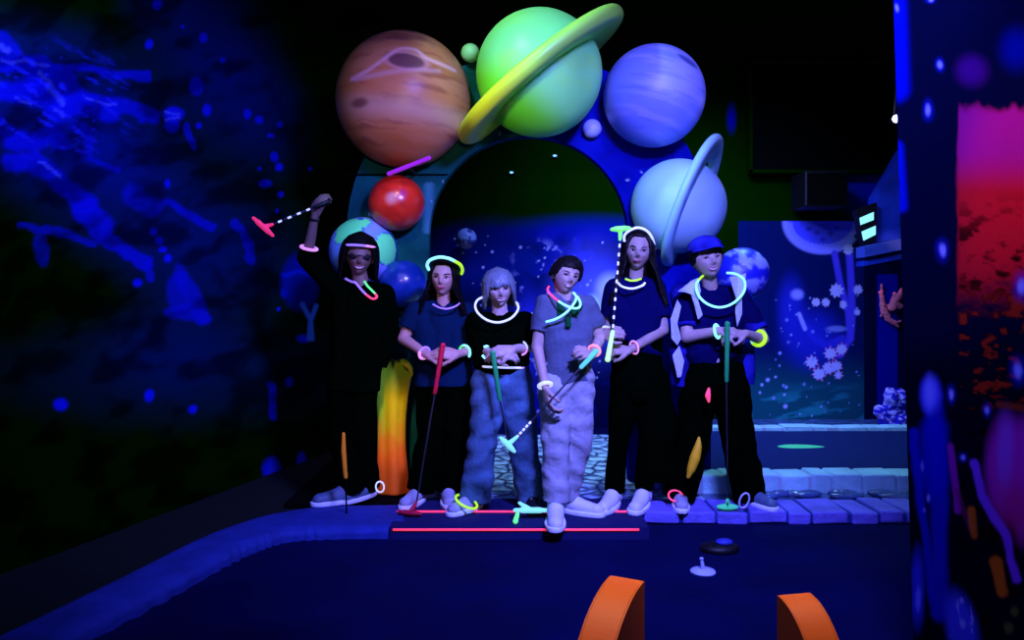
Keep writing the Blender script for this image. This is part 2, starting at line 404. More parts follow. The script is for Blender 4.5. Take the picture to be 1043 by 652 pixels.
for (x, y, rx, ry) in ((160, 5, 5, 5), (207, 38, 4, 5), (200, 88, 7, 9), (211, 112, 4, 6), (252, 116, 4, 5), (264, 122, 4, 4), (285, 127, 3, 3), (279, 160, 4, 5), (284, 170, 4, 4), (270, 187, 6, 4), (286, 198, 3, 3), (227, 62, 3, 3), (152, 45, 4, 5), (186, 27, 2, 2), (276, 138, 3, 2), (264, 172, 2, 2), (316, 172, 2, 2), (282, 215, 2, 2), (202, 128, 3, 3),
    (170, 187, 3, 4), (157, 236, 4, 4), (162, 245, 4, 4), (166, 254, 4, 3), (171, 263, 4, 4), (140, 288, 5, 4),
    (177, 116, 10, 7), (175, 128, 7, 7), (62, 412, 7, 6), (152, 403, 5, 6), (196, 417, 5, 4), (277, 480, 9, 13), (307, 470, 5, 9), (247, 514, 9, 6), (295, 389, 4, 5), (289, 280, 3, 3), (290, 297, 4, 6), (284, 315, 2, 2), (309, 345, 6, 4)):
    c = blob(c, px + 3 * (n2 - .5), py, x, y, rx, ry, (0.006, 0.010, 0.75), .35, .85)
# highlights in the brushwork
for pts, w in (([(40, 75), (55, 95), (62, 105)], 2.2), ([(0, 60), (30, 65), (50, 70)], 1.6), ([(0, 45), (8, 50)], 2.5), ([(18, 100), (30, 105)], 1.5), ([(85, 98), (110, 105), (118, 107)], 1.2), ([(40, 165), (60, 180)], 1.5), ([(168, 114), (184, 118)], 1), ([(168, 120), (184, 121)], 1), ([(55, 110), (66, 118)], 2)):
    c = stroke(c, wx, wy, pts, w, (0.12, 0.15, 0.85), .6, .7)
dk = sm((fbm(px / 30 + py / 60, py / 22, 77, 3) - .30) * 3.2); c = c * (.35 + .75 * dk)[:, None]
c = over(c, (.03, .04, .9), sm((fbm(px / 16, (py - px * .55) / 5, 41) - .60) * 6) * (1 - sm((np.hypot((px - 55) / 110, (py - 105) / 75) - .4) * 1.7)) * .55)
c = blob(c, px, py, 277, 480, 4, 8, (0.04, 0.05, 0.9), .5, .8)
# goblet shaped coral with a pale stem
c = blob(c, px, py, 306, 287, 19, 28, (0.0, 0.012, 0.26), .25, .9)
c = stroke(c, px, py, [(290, 281), (304, 276), (320, 282)], 2, (0.0, 0.02, 0.5), .5, .8)
for pts in ([(318, 345), (316, 325), (308, 310)], [(317, 325), (322, 312)], [(316, 330), (315, 345)]):
    c = stroke(c, px, py, pts, 2.4, (0.10, 0.30, 0.75), .5, .95)
setpaint(me, c); struct('wall_left', me, 'paint')

# near right partition
XR = 1.231; LEAN = -0.031
me = slab('wall_right', (XR, 0.6, -0.06), (0, 1.89, 0), (0, 0, 2.75), (-1, 0, 0), 420, 620, 0.10)
co = coords(me); co[:, 0] += LEAN * (co[:, 2] - 0.8) ; me.vertices.foreach_set('co', co.reshape(-1)); me.update()
px, py = proj(co); px = np.where(co[:, 1] > 0.3, px, 0)
n1 = fbm(px / 12, py / 26, 15); n2 = fbm(px / 14, py / 8, 19); n3 = fbm(px / 5, py / 12, 44)
c = np.tile(np.array([0.0012, 0.003, 0.022]), (len(px), 1))
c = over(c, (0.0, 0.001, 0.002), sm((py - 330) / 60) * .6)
red = sm((px - 974 + 5 * (n1 - .5)) / 4) * sm((py - 96 - 18 * (n1)) / 12)
c = over(c, (0.62, 0.012, 0.02), red * sm((330 - py + 60 * (n2 - .5)) / 60) * .9)
c = over(c, (0.30, 0.01, 0.35), red * sm((200 - py) / 50) * .55)
c = over(c, (0.004, 0.001, 0.003), sm((n2 - .50) * 6) * sm((px - 975) / 3) * sm((py - 185) / 60) * .92)
c = over(c, (0.5, 0.03, 0.01), sm((n2 - .60) * 14) * sm((px - 976) / 3) * sm((py - 290) / 20) * sm((425 - py) / 30) * .8)
c = blob(c, px, py, 990, 72, 14, 14, (0.10, 0.004, 0.20), .7, .7)
c = blob(c, px, py, 1035, 50, 14, 18, (0.0, 0.004, 0.28), .8, .7)
c = stroke(c, px, py, [(908, -10), (912, 90)], 12, (0.0, 0.006, 0.7), .7, .9)  # blue light on the partition edge, painted as two strokes
c = stroke(c, px, py, [(914, 150), (918, 210)], 6, (0.0, 0.01, 0.6), .7, .8)
qx = px; px = px + 5 * (n1 - .5)
WH = (0.35, 0.4, 1.0)
for (x, y, rx, ry) in ((957, 66, 4, 6), (945, 112, 5, 9), (960, 255, 6, 10), (1040, 292, 7, 12), (1037, 378, 7, 12), (1005, 418, 4, 6), (914, 8, 3, 6), (968, 402, 4, 8), (940, 475, 3, 8), (946, 507, 3, 6), (941, 520, 3, 4), (981, 466, 4, 4), (948, 0, 4, 3)):
    c = blob(c, px, py, x, y, rx, ry, (0.01, 0.02, .7), .8, .5); c = blob(c, px, py, x, y, rx * .55, ry * .6, WH, .6, .9)
# jellyfish with long blue trailing legs
c = stroke(c, px, py, [(949, 395), (953, 440), (956, 470), (957, 540), (958, 625)], 8, (0.006, 0.008, 0.55), .6, .75)
c = stroke(c, px, py, [(951, 440), (951, 490)], 14, (0.0, 0.004, 0.5), .5, .75)
c = blob(c, px, py, 948, 402, 9, 18, (0.08, 0.09, 0.95), .5, .9)
c = blob(c, px, py, 948, 400, 5, 14, (0.3, 0.35, 1), .8, .6)
c = stroke(c, px, py, [(930, 440), (936, 500), (944, 560), (952, 625)], 4, (0.004, 0.006, 0.5), .6, .8)
c = blob(c, px, py, 934, 600, 7, 36, (0.03, 0.03, 0.7), .5, .9); c = blob(c, px, py, 935, 610, 3, 12, (0.15, 0.18, 1), .5, .9)
c = blob(c, px, py, 980, 640, 15, 36, (0.06, 0.07, 0.9), .4, .9, -14); c = over(c, (0.35, .38, 1), sm((n3 - .55) * 8) * (np.hypot((px - 980) / 12, (py - 640) / 32) < 1) * .8)
# magenta flower and coral strands
PK = (0.55, 0.02, 0.42)
c = blob(c, px, py, 1026, 478, 22, 52, PK, .3, .95); c = blob(c, px, py, 1042, 490, 14, 60, PK, .3, .9)
c = blob(c, px, py, 1024, 460, 8, 34, (0.35, 0.12, .8), .7, .6); c = blob(c, px, py, 1036, 520, 18, 26, (0.5, 0.01, 0.08), .7, .5)
c = stroke(c, px, py, [(992, 472), (1000, 505), (1015, 530), (1024, 545), (1030, 570), (1036, 590)], 4.2, (0.30, 0.06, 0.8), .4, .9)
c = stroke(c, px, py, [(968, 455), (972, 490), (976, 520)], 3.5, (0.35, 0.01, 0.35), .5, .9)
c = stroke(c, px, py, [(974, 500), (990, 540)], 3, (0.2, 0.01, 0.1), .6, .6)
c = stroke(c, px, py, [(990, 520), (992, 545)], 4, (0.7, 0.16, 0.01), .5, .8)
c = stroke(c, px, py, [(1014, 572), (1020, 595), (1022, 603)], 5.5, (0.75, 0.17, 0.01), .35, .95)
c = blob(c, px, py, 1033, 623, 4, 5, (0.15, 0.2, 0.03), .5, .7); c = blob(c, px, py, 1027, 640, 4, 6, (0.15, 0.2, 0.03), .5, .7)
c = over(c, (0.35, 0.05, 0.01), (1 - sm((dist_poly(px, py, [(1018, 412), (1043, 416)]) - 2) / 3)) * .7)
setpaint(me, c); struct('wall_right', me, 'paint')
mb = MB(); mb.box((4.0, 4.5, 1.7), (0.1, 5.2, 3.6)); struct('wall_far_right', mb.mesh('w'), 'dark')

M['platform'] = mat('platform_carpet', (.001, .003, .07), .9)
M['ground'] = mat('unlit_ground', (.001, .005, .002), .95, bump=.5, bscale=20)
# platform the children stand on, cobbled strip behind, curbs
mb = MB(); mb.prism([Vector(p) for p in ((-0.585, 3.80, -0.065), (0.655, 3.80, -0.065), (0.655, 4.33, -0.065), (-0.585, 4.33, -0.065))], (0, 0, 0.065))
plat = tag(link('platform', mb.mesh('platform'), 'platform', smooth=False), 'low blue platform step the children stand on, edged with two pink strips', 'platform'); plat['kind'] = 'structure'
for i, (yy, zz, x0, x1) in enumerate(((4.055, 0.004, 404, 648), (3.797, -0.012, 400, 651))):
    a = (x0 - CX) * yy / F; b = (x1 - CX) * yy / F
    mb = MB(); n = 24; mb.tube([(a + (b - a) * k / n, yy, zz) for k in range(n + 1)], 0.006, 8)
    o = link('glow_strip', mb.mesh('strip'), 'g_strip', origin=(0, yy, zz))
    tag(o, ['thin pink glowing strip across the platform, the upper one farther back', 'thin pink glowing strip on the front edge of the platform, the lower one'][i], 'light strip', 'pink strips on the platform')

M['cobble'] = m = bpy.data.materials.new('cobble'); m.use_nodes = True; nt = m.node_tree; b = nt.nodes['Principled BSDF']
tc = nt.nodes.new('ShaderNodeTexCoord'); mp = nt.nodes.new('ShaderNodeMapping'); mp.inputs['Scale'].default_value = (8.5, 7.0, 1)
nz = nt.nodes.new('ShaderNodeTexNoise'); nz.inputs['Scale'].default_value = 3
ad = nt.nodes.new('ShaderNodeVectorMath'); ad.operation = 'MULTIPLY_ADD'; ad.inputs[1].default_value = (.10, .10, 0)
nt.links.new(tc.outputs['Object'], nz.inputs['Vector']); nt.links.new(nz.outputs['Color'], ad.inputs[0]); nt.links.new(tc.outputs['Object'], ad.inputs[2]); nt.links.new(ad.outputs[0], mp.inputs['Vector'])
vo = nt.nodes.new('ShaderNodeTexVoronoi'); vo.feature = 'DISTANCE_TO_EDGE'; vo.inputs['Scale'].default_value = 1; vo.voronoi_dimensions = '2D'
nt.links.new(mp.outputs[0], vo.inputs['Vector'])
cr = nt.nodes.new('ShaderNodeValToRGB'); cr.color_ramp.elements[0].position = .02; cr.color_ramp.elements[0].color = (0.004, 0.01, 0.06, 1); cr.color_ramp.elements[1].position = .16; cr.color_ramp.elements[1].color = (0.42, 0.62, 0.85, 1)
nt.links.new(vo.outputs['Distance'], cr.inputs['Fac'])
n4 = nt.nodes.new('ShaderNodeTexNoise'); n4.inputs['Scale'].default_value = 14; nt.links.new(tc.outputs['Object'], n4.inputs['Vector'])
mx = nt.nodes.new('ShaderNodeMix'); mx.data_type = 'RGBA'; mx.blend_type = 'MULTIPLY'; mx.inputs['Factor'].default_value = .8
c2 = nt.nodes.new('ShaderNodeValToRGB'); c2.color_ramp.elements[0].position = .4; c2.color_ramp.elements[0].color = (.12, .15, .3, 1); c2.color_ramp.elements[1].position = .55
nt.links.new(n4.outputs['Fac'], c2.inputs['Fac']); nt.links.new(cr.outputs[0], mx.inputs['A']); nt.links.new(c2.outputs[0], mx.inputs['B']); nt.links.new(mx.outputs['Result'], b.inputs['Base Color'])
bp = nt.nodes.new('ShaderNodeBump'); bp.inputs['Strength'].default_value = 1; bp.inputs['Distance'].default_value = .02
nt.links.new(vo.outputs['Distance'], bp.inputs['Height']); nt.links.new(bp.outputs[0], b.inputs['Normal']); b.inputs['Roughness'].default_value = .35
mb = MB(); mb.box((0.24, 5.33, -0.035), (1.62, 2.0, 0.06)); tag(struct('cobbled_path', mb.mesh('cobbled'), m), 'pale wet cobblestone path behind the children', 'path')
mb = MB(); mb.box((-0.9, 5.6, -0.04), (0.66, 2.6, 0.04)); struct('trim_1', mb.mesh('t'), 'matte')

# curved kerb at the left
up = [G(-60, 672), G(0, 646), G(127, 585), G(204, 547), G(250, 530), G(285, 521), G(331, 515), G(410, 513)]
lo = [G(-10, 690), G(61, 651), G(168, 597), G(229, 564), G(262, 549), G(292, 540), G(335, 537), G(411, 536)]
def cr_(P, t):
    n = len(P) - 1; x = min(t * n, n - 1e-6); i = int(x); f = x - i
    p0, p1, p2, p3 = P[max(i - 1, 0)], P[i], P[i + 1], P[min(i + 2, n)]
    return 0.5 * ((2 * p1) + (p2 - p0) * f + (2 * p0 - 5 * p1 + 4 * p2 - p3) * f * f + (3 * p1 - p0 - 3 * p2 + p3) * f ** 3)
mb = MB(); N = 90
def kf(a, b):
    u = cr_(up, a); l = cr_(lo, a); w = .006 * math.sin(a * 160) + .004 * math.sin(a * 371)
    l = l + Vector((w, -w, 0)); prof = [(0, -.06), (0, -.012), (.06, 0), (.3, .004), (.6, .004), (.9, -.002), (1, -.02), (1, -.06)]
    k = b * (len(prof) - 1); i = min(int(k), len(prof) - 2); f = k - i
    q = prof[i][0] * (1 - f) + prof[i + 1][0] * f; z = prof[i][1] * (1 - f) + prof[i + 1][1] * f
    p = u.lerp(l, q); return Vector((p.x, p.y, z))
mb.grid(kf, N, 14); o = struct('kerb_left', mb.mesh('kerb'), 'curb', True); tag(o, 'long curving blue kerb running along the left of the floor', 'kerb')

mb = MB(); mb.prism([Vector((p.x, p.y, -.06)) for p in up] + [Vector((-.55, 4.3, -.06)), Vector((-.6, 7, -.06)), Vector((-1.1, 7, -.06)), Vector((-3, 1, -.06)), Vector((-2.2, 1.2, -.06))], (0, 0, .012)); struct('trim_4', mb.mesh('t'), 'ground')  # dark sheet over the carpet, standing for the unlit floor at left
# brick kerbs: violet one in front, pale green near and far ones at the back right lane
def brick_row(name, X0, X1, Yf, Yb, z0, z1, bw, mats, label, seed, wob=0.01):
    rg = random.Random(seed); mb = MB(); x = X0
    mb.box(((X0 + X1) / 2, (Yf + Yb) / 2 + .004, (z0 + z1) / 2 - .004), (X1 - X0, Yb - Yf - .01, z1 - z0 - .006), mi=1)
    while x < X1 - .02:
        w = min(bw * rg.uniform(.75, 1.25), X1 - x); dz = rg.uniform(-.006, .006); dy = rg.uniform(-wob, wob)
        r = Matrix.Rotation(rg.uniform(-.05, .05), 3, 'Z') @ Matrix.Rotation(rg.uniform(-.04, .04), 3, 'Y')
        mb.box((x + w / 2, (Yf + Yb) / 2 + dy, (z0 + z1) / 2 + dz), (w - .012, Yb - Yf, z1 - z0), r, 0); x += w
    o = struct(name, mb.mesh(name), mats); bevel(o, 0.012, 3); tag(o, label, 'kerb'); return o
brick_row('kerb_front', 0.665, 2.16, 4.05, 4.33, -.06, .002, .16, ['brick', 'curb'], 'violet blue brick kerb under the boy in the cap, edging the front floor', 2)
brick_row('kerb_middle', 0.95, 2.55, 4.58, 4.76, -.05, .072, .16, ['pale_brick', 'mortar'], 'pale green brick kerb in front of the dark back lane', 3)
brick_row('kerb_far', 0.92, 3.35, 6.30, 6.44, -.05, .062, .19, ['pale_brick', 'mortar'], 'thin far pale green brick kerb below the underwater mural', 5)
mb = MB(); mb.box((2.2, 5.53, 0.0), (2.6, 1.54, 0.06)); tag(struct('back_lane', mb.mesh('lane'), 'lane'), 'dark blue carpet lane between the two pale kerbs', 'lane')
mb = MB(); mb.box((2.3, 6.7, -0.01), (2.9, 0.52, 0.06)); struct('trim_2', mb.mesh('t'), 'rock')
mb = MB(); mb.box((1.7, 4.455, -0.045), (2.2, 0.25, 0.02)); struct('trim_3', mb.mesh('t'), 'rock')

# wet stones between the kerbs
rg = random.Random(7)
k = 0
spots_ = []
for px_, py_, w_ in ((778, 505, 30), (800, 497, 24), (822, 503, 34), (850, 496, 26), (862, 505, 36), (892, 499, 30), (915, 506, 34), (905, 492, 20), (835, 491, 22), (780, 491, 22), (875, 490, 20), (925, 494, 16)):
    p = G(px_, py_ + 3, -.035); p.y = min(max(p.y, 4.41), 4.51); s = w_ / 2 * p.y / F
    mb = MB(); mb.ell((0, 0, 0), (s, s * .42, .022), Matrix.Rotation(rg.uniform(-.3, .3), 3, 'Z'), 28, 16)
    me = mb.mesh('stone'); co = coords(me); r = np.random.RandomState(k); kv = r.randn(4, 3) * 30
    co *= (1 + .08 * np.sin(co @ kv.T).sum(1) / 2)[:, None]; co[:, 2] += .02; me.vertices.foreach_set('co', co.reshape(-1)); me.update()
    o = link('wet_stone', me, 'rock'); o.location = (p.x, p.y, -.038)
    tag(o, 'dark wet stone in the shallow strip between the violet and pale kerbs', 'stone', 'wet stones between the kerbs'); k += 1

# green target marker on the back lane
p = G(810, 455, .03); mb = MB(); 
mb.grid(lambda a, b: Vector((.165 * b * math.cos(a * 6.2832) * (1 + .25 * math.cos(a * 6.2832)), .06 * b * math.sin(a * 6.2832), .012 * (1 - b ** 3))) + Vector((0, 0, .0)), 40, 6, True)
M['leaf'] = mat('green_marker', (0.10, 0.85, 0.25), .6)
o = link('lane_marker', mb.mesh('marker'), 'leaf'); o.location = (p.x, p.y, .03)
tag(o, 'flat green leaf-shaped marker lying on the dark back lane', 'marker')
mb = MB(); mb.box((0, 0, .0125), (.085, .05, .025)); M['orange_b'] = mat('orange_block', (1, .35, .12), .6)
p = G(637, 459, -.005); o = link('orange_block', mb.mesh('b'), 'orange_b', smooth=False); bevel(o, .004); o.location = (p.x, p.y, -.005); tag(o, 'small orange block on the cobbles behind the long haired girl', 'block')

# pale tee marker and black rubber mat in the foreground
def lathe(mb, prof, c=(0, 0, 0), n=28, mi=0):
    c = Vector(c); k = len(prof)
    V = [c + Vector((r * math.cos(2 * math.pi * j / n), r * math.sin(2 * math.pi * j / n), z)) for r, z in prof for j in range(n)]
    Fc = [(i * n + j, i * n + (j + 1) % n, (i + 1) * n + (j + 1) % n, (i + 1) * n + j) for i in range(k - 1) for j in range(n)]
    mb.add(V, Fc, mi)
p = G(716, 582, -.055); t = empty('tee_marker', (p.x, p.y, -.06), 'pale bluish white round tee marker with a short stem on the navy floor', 'marker')
M['pale'] = mat('pale_plastic', (0.45, 0.55, 0.8), .5)
def lk(name, mb, m, parent, **k):
    me = mb.mesh(name); me.transform(Matrix.Translation(world_loc(parent))); return link(name, me, m, parent, **k)
mb = MB(); lathe(mb, [(0, 0), (.052, 0), (.054, .004), (.05, .010), (.02, .016), (0, .018)]); lk('base', mb, 'pale', t)
mb = MB(); mb.cone((0, 0, .014), (-.006, 0, .055), .010, .006, 12); mb.ell((-.006, 0, .058), (.009, .009, .006)); lk('stem', mb, 'pale', t)
p = G(733, 560, -.055); t = empty('rubber_tee_mat', (p.x, p.y, -.06), 'low black rubber tee pad with a blue knob just in front of the violet kerb', 'tee pad')
mb = MB(); lathe(mb, [(0, 0), (.10, 0), (.105, .008), (.10, .026), (.06, .032), (0, .034)]); me = mb.mesh('x'); me.transform(Matrix.Diagonal((.86, .62, 1, 1)) ); me.transform(Matrix.Translation(world_loc(t))); link('pad', me, 'black', t)
M['knob'] = mat('blue_knob', (.03, .04, .35), .5)
mb = MB(); mb.ell((0.02, 0, .04), (.04, .03, .016)); lk('knob', mb, 'knob', t)

# the two orange curved fins in front
def fin(name, crest, psi, L, w, label):
    """upright slab with a quarter-ellipse outline, standing on the floor; crest = top of its far end, psi = turn to the left"""
    t = empty(name, (crest.x, crest.y, -.06), label, 'fin', 'orange fins in the foreground')
    ps = math.radians(psi); d = Vector((-math.sin(ps), -math.cos(ps), 0)); n = Vector((math.cos(ps), -math.sin(ps), 0)); H = crest.z + .06
    base = Vector((crest.x, crest.y, -.06)); N = 40
    P = [base] + [base + d * (L * math.sin(a)) + Vector((0, 0, H * math.cos(a) ** .9)) for a in [math.pi / 2 * i / N for i in range(N + 1)]]
    P = [p - n * w / 2 for p in P]
    mb = MB(); m = len(P); V = P + [p + n * w for p in P]
    mb.add(V, [(i, (i + 1) % m, m + (i + 1) % m, m + i) for i in range(m)]); rm = mb.mesh('rim'); link('rim', rm, 'orange', t, smooth=False)
    for s in (0, 1):
        mb = MB(); q = P if s == 0 else [p + n * w for p in P]; mb.prism([p + n * (.001 if s else -.005) for p in q], n * .004); link('side_panel', mb.mesh('side'), 'orange', t, smooth=False)
    return t
fin('orange_fin', W(639, 589, 2.05), 28, .345, .082, 'curved bright orange fin at the bottom of the picture, the left one of two')
fin('orange_fin', W(808, 605, 2.05), -12, .215, .082, 'curved bright orange fin at the bottom of the picture, the right one of two')
# ------------------------------------------------------------------ arch and planets
YA = 4.75
def arch_pt(t, s):
    """t along the arch (0 left foot .. 1 right foot), s across (0 inner .. 1 outer), in pixels of the plane YA"""
    R = 101.5 + 84 * s; leg = 249.0; tot = leg * 2 + math.pi * 120
    d = t * tot
    if d < leg: return (538.5 - R, 489 - d)
    if d > tot - leg: return (538.5 + R * (1 - .0 * s), 489 - (tot - d))
    a = math.pi - (d - leg) / 120; return (538.5 + R * math.cos(a), 240 - R * math.sin(a))
NU, NV = 420, 50
mb = MB(); mb.grid(lambda a, b: W(*arch_pt(a, b), YA), NU, NV)
# back and rim
th = .09; k = NV
outline = [arch_pt(i / NU, 0) for i in range(NU + 1)]; outl2 = [arch_pt(i / NU, 1) for i in range(NU + 1)]
bk = Vector((0, th, 0))
V = []; Fc = []
for (i, o_) in zip(outline, outl2): a = W(*i, YA); b = W(*o_, YA); V += [a, a + bk, b + bk, b]
for i in range(NU):
    p = i * 4
    for j in range(3): Fc.append((p + j, p + j + 1, p + 5 + j, p + 4 + j))
Fc += [(0, 3, 2, 1), (NU * 4, NU * 4 + 1, NU * 4 + 2, NU * 4 + 3)]
mb.add(V, Fc)
me = mb.mesh('arch'); co = coords(me); px, py = proj(co); n1 = fbm(px / 20, py / 20, 2)
f = sm((px - 470) / 110)
c = np.array([0.006, 0.085, 0.075])[None] * (1 - f[:, None]) + np.array([0.003, 0.006, 0.26])[None] * f[:, None]  # teal light on the left side is put into the arch colour
c = c * (.45 + 1.1 * n1)[:, None]
c = over(c, (0.10, 0.40, 0.45), sm((dist_poly(px, py, [(437, 195), (436, 230)]) < 9) * (1 - dist_poly(px, py, [(437, 175), (436, 235)]) / 9)) * .5)
rg = random.Random(11)
for i in range(90):
    x = rg.uniform(345, 735); y = rg.uniform(60, 420); r = rg.choice([.5, .7, .9, 1.3]); c = blob(c, px, py, x, y, r, r, (.6, .75, .9), .4, rg.uniform(.3, .9))
setpaint(me, c)
arch = link('planet_arch', me, 'paint', smooth=False, origin=W(538, 489.5, YA)); me.name = 'planet_arch'
tag(arch, 'tall round-topped arch painted as starry sky, teal light painted at left, blue at right', 'arch')

mb = MB(); a = W(352, 178, YA - .004); b = W(456, 178, YA - .004); mb.box((a + b) / 2, ((b - a).length, .006, .010)); link('seam', mb.mesh('seam'), 'matte', arch, smooth=False)
def sphere_dirs(nu=150, nv=96):
    V = []; Fc = []
    V.append((0, 0, 1))
    for i in range(1, nv):
        ph = math.pi * i / nv
        for j in range(nu): th = 2 * math.pi * j / nu; V.append((math.sin(ph) * math.cos(th), math.sin(ph) * math.sin(th), math.cos(ph)))
    V.append((0, 0, -1))
    for j in range(nu): Fc.append((0, 1 + j, 1 + (j + 1) % nu))
    for i in range(nv - 2):
        for j in range(nu): p = 1 + i * nu; Fc.append((p + j, p + nu + j, p + nu + (j + 1) % nu, p + (j + 1) % nu))
    p = 1 + (nv - 2) * nu
    for j in range(nu): Fc.append((p + j, len(V) - 1, p + (j + 1) % nu))
    return V, Fc
SD = {}
def planet(name, px_, py_, rpx, paint, label, m='planet', Y=None, back=YA, embed=.45, parent=None):
    """ball fixed to the front of the arch; paint(u, v, d) -> colours, u right, v up on the seen side"""
    hi = rpx > 40
    if hi not in SD: SD[hi] = sphere_dirs(200, 130) if hi else sphere_dirs(90, 60)
    V, Fc = SD[hi]; 
    R = rpx * back / F
    if Y is None: Y = back - R * embed
    R = rpx * Y / F
    D = np.array(V); me = bpy.data.meshes.new(name); me.from_pydata((D * R).tolist(), [], Fc); me.update()
    setpaint(me, paint(D[:, 0], D[:, 2], D))
    cpos = W(px_, py_, Y)
    if parent is not None:
        me.transform(Matrix.Translation(cpos)); o = link(name, me, m, parent)
    else:
        o = link(name, me, m); o.location = cpos; tag(o, label, 'planet')
    return o, cpos, R
def solid(col): return lambda u, v, d: np.tile(np.array(col, float), (len(u), 1))

def cr2(P, t):
    n = len(P) - 1; x = min(t * n, n - 1e-6); i = int(x); f = x - i
    p0, p1, p2, p3 = P[max(i - 1, 0)], P[i], P[i + 1], P[min(i + 2, n)]
    return 0.5 * ((2 * p1) + (p2 - p0) * f + (2 * p0 - 5 * p1 + 4 * p2 - p3) * f * f + (3 * p1 - p0 - 3 * p2 + p3) * f ** 3)
def jup(u, v, d):
    w = v + .10 * (fbm(u * 2.2 + 5, v * 2.2, 3) - .5) * 2 + .12 * u
    b = fbm(u * 1.2 + 9, w * 7, 6); b2 = fbm(u * 2 + 3, w * 16, 12)
    c = np.array([.42, .115, .018])[None] * (1 - b[:, None]) + np.array([.58, .25, .13])[None] * b[:, None]
    c = over(c, (.22, .045, .03), sm((b2 - .52) * 6) * .6)
    c = over(c, (.55, .32, .24), sm(1 - np.abs(v + .32 + .1 * u) / .26) * .8)
    c = over(c, (.36, .17, .01), sm((-u - .35) * 1.8) * .7)
    a = sm((fbm(u * 3, w * 9, 33) - .5) * 5); c = over(c, (.16, .05, .05), a * sm((v - .35) * 3) * .6)
    # eye shaped storm with bright swirl lines
    e = np.hypot((u - .16) / .27, (v - .32 + .1 * (u - .16)) / .12); c = over(c, (.60, .28, .33), (1 - sm((e - 1.0) / .35)) * .7); c = over(c, (.10, .03, .04), (1 - sm((e - .8) / .25)) * .85)
    SW = [Vector(q) for q in ((-.62, .10), (-.35, .20), (-.12, .36), (.06, .50), (.28, .50), (.45, .38), (.80, .30))]
    c = stroke(c, u, v, [tuple(cr2(SW, i / 40)) for i in range(41)], .025, (.75, .42, .46), .8, .8)
    c = stroke(c, u, v, [(-.55, .08), (-.2, .12), (.2, .18), (.6, .22)], .03, (.60, .33, .38), .9, .6)
    e = np.hypot((u + .5) / .14, (v + .24) / .07); c = over(c, (.12, .03, .02), (1 - sm((e - .5) / .8)) * .8)
    return c
planet('brown_planet', 411, 102, 68, jup, 'large brown and pink banded planet with an eye shaped storm', embed=.3)
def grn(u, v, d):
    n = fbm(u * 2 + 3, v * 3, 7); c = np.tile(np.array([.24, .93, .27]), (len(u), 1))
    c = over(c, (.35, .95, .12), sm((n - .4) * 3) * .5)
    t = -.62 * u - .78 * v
    c = over(c, (.16, .85, .02), sm((t - .25) * 2.0)); c = over(c, (.85, .85, .03), sm((.25 - np.hypot(u + .62, v + .55)) * 4) )  # yellow-green light from the lower left, put into the ball's colour
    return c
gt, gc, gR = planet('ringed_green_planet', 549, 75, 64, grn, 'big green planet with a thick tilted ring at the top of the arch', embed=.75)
def ring(name, parent, c, p0, p1, Yc, sinv, rin, th, colf, tilt_sign=1):
    """thick flat ring seen nearly edge on from below; p0,p1 = pixel ends of the long axis"""
    a = W(*p0, Yc); b = W(*p1, Yc); ctr = (a + b) / 2; R = (b - a).length / 2; ax = (b - a).normalized()
    tc_ = (Vector((0, 0, CH)) - ctr); tc_ = (tc_ - ax * tc_.dot(ax)).normalized(); perp = ax.cross(tc_).normalized(); perp = perp if perp.z > 0 else -perp
    perp = perp if tilt_sign > 0 else -perp
    # direction in the ring plane pointing at the viewer, raised so that the underside shows
    dv = (tc_ * math.sqrt(1 - sinv ** 2) + perp * sinv).normalized(); nn = ax.cross(dv).normalized()
    prof = []
    K = 14
    for k in range(K + 1): t = -math.pi / 2 + math.pi * k / K; prof.append((R - th / 2 + th / 2 * math.cos(t), th / 2 * math.sin(t)))
    prof.append((rin, th / 2 * .8)); prof.append((rin, -th / 2 * .8))
    mb = MB(); n = 160
    V = []; Fc = []; k = len(prof)
    for i in range(n):
        th_ = 2 * math.pi * i / n; e = ax * math.cos(th_) + dv * math.sin(th_)
        for r, h in prof: V.append(ctr + e * r + nn * h)
    for i in range(n):
        for j in range(k): Fc.append((i * k + j, ((i + 1) % n) * k + j, ((i + 1) % n) * k + (j + 1) % k, i * k + (j + 1) % k))
    mb.add(V, Fc); me = mb.mesh(name)
    q = (np.array(coords(me)) - np.array(ctr)) @ np.array(ax) / R
    setpaint(me, colf(q)); return link(name, me, 'planet', parent)
ring('ring', gt, gc, (468, 142), (632, 15), gc.y, .15, gR * .97, .085, lambda q: over(np.tile(np.array([.42, .95, .10]), (len(q), 1)), (.75, .85, .02), sm((-q - .1) * 1.6)))
def blu(u, v, d):
    w = v + .25 * u; n = fbm(u * 1.5 + 3, w * 8, 17); c = np.tile(np.array([.20, .24, .92]), (len(u), 1)); c = over(c, (.34, .34, .95), sm((n - .4) * 3.5) * .8); c = over(c, (.10, .13, .75), sm((fbm(u * 2, w * 12, 5) - .55) * 6) * .5)
    e = np.hypot((u - .52 + .3 * (v - .5)) / .2, (v - .5 + .45 * (u - .52)) / .09); return over(c, (.03, .05, .30), (1 - sm((e - .6) / .5)) * .85)
planet('blue_planet', 666, 98, 51.5, blu, 'large periwinkle blue planet with a dark streak, at the upper right of the arch', embed=.5)
def pal(u, v, d):
    n = fbm(u * 2 + 1, v * 3, 27); return over(np.tile(np.array([.36, .62, .72]), (len(u), 1)), (.45, .70, .95), sm((n - .4) * 3) * .5)
pt_, pc, pR = planet('ringed_pale_planet', 691, 210, 48, pal, 'pale blue planet with a steep narrow ring on the right leg of the arch', embed=.35)
ring('ring', pt_, pc, (734, 140), (677, 270), pc.y, .17, pR * .99, .050, lambda q: np.tile(np.array([.36, .66, .85]), (len(q), 1)), 1)
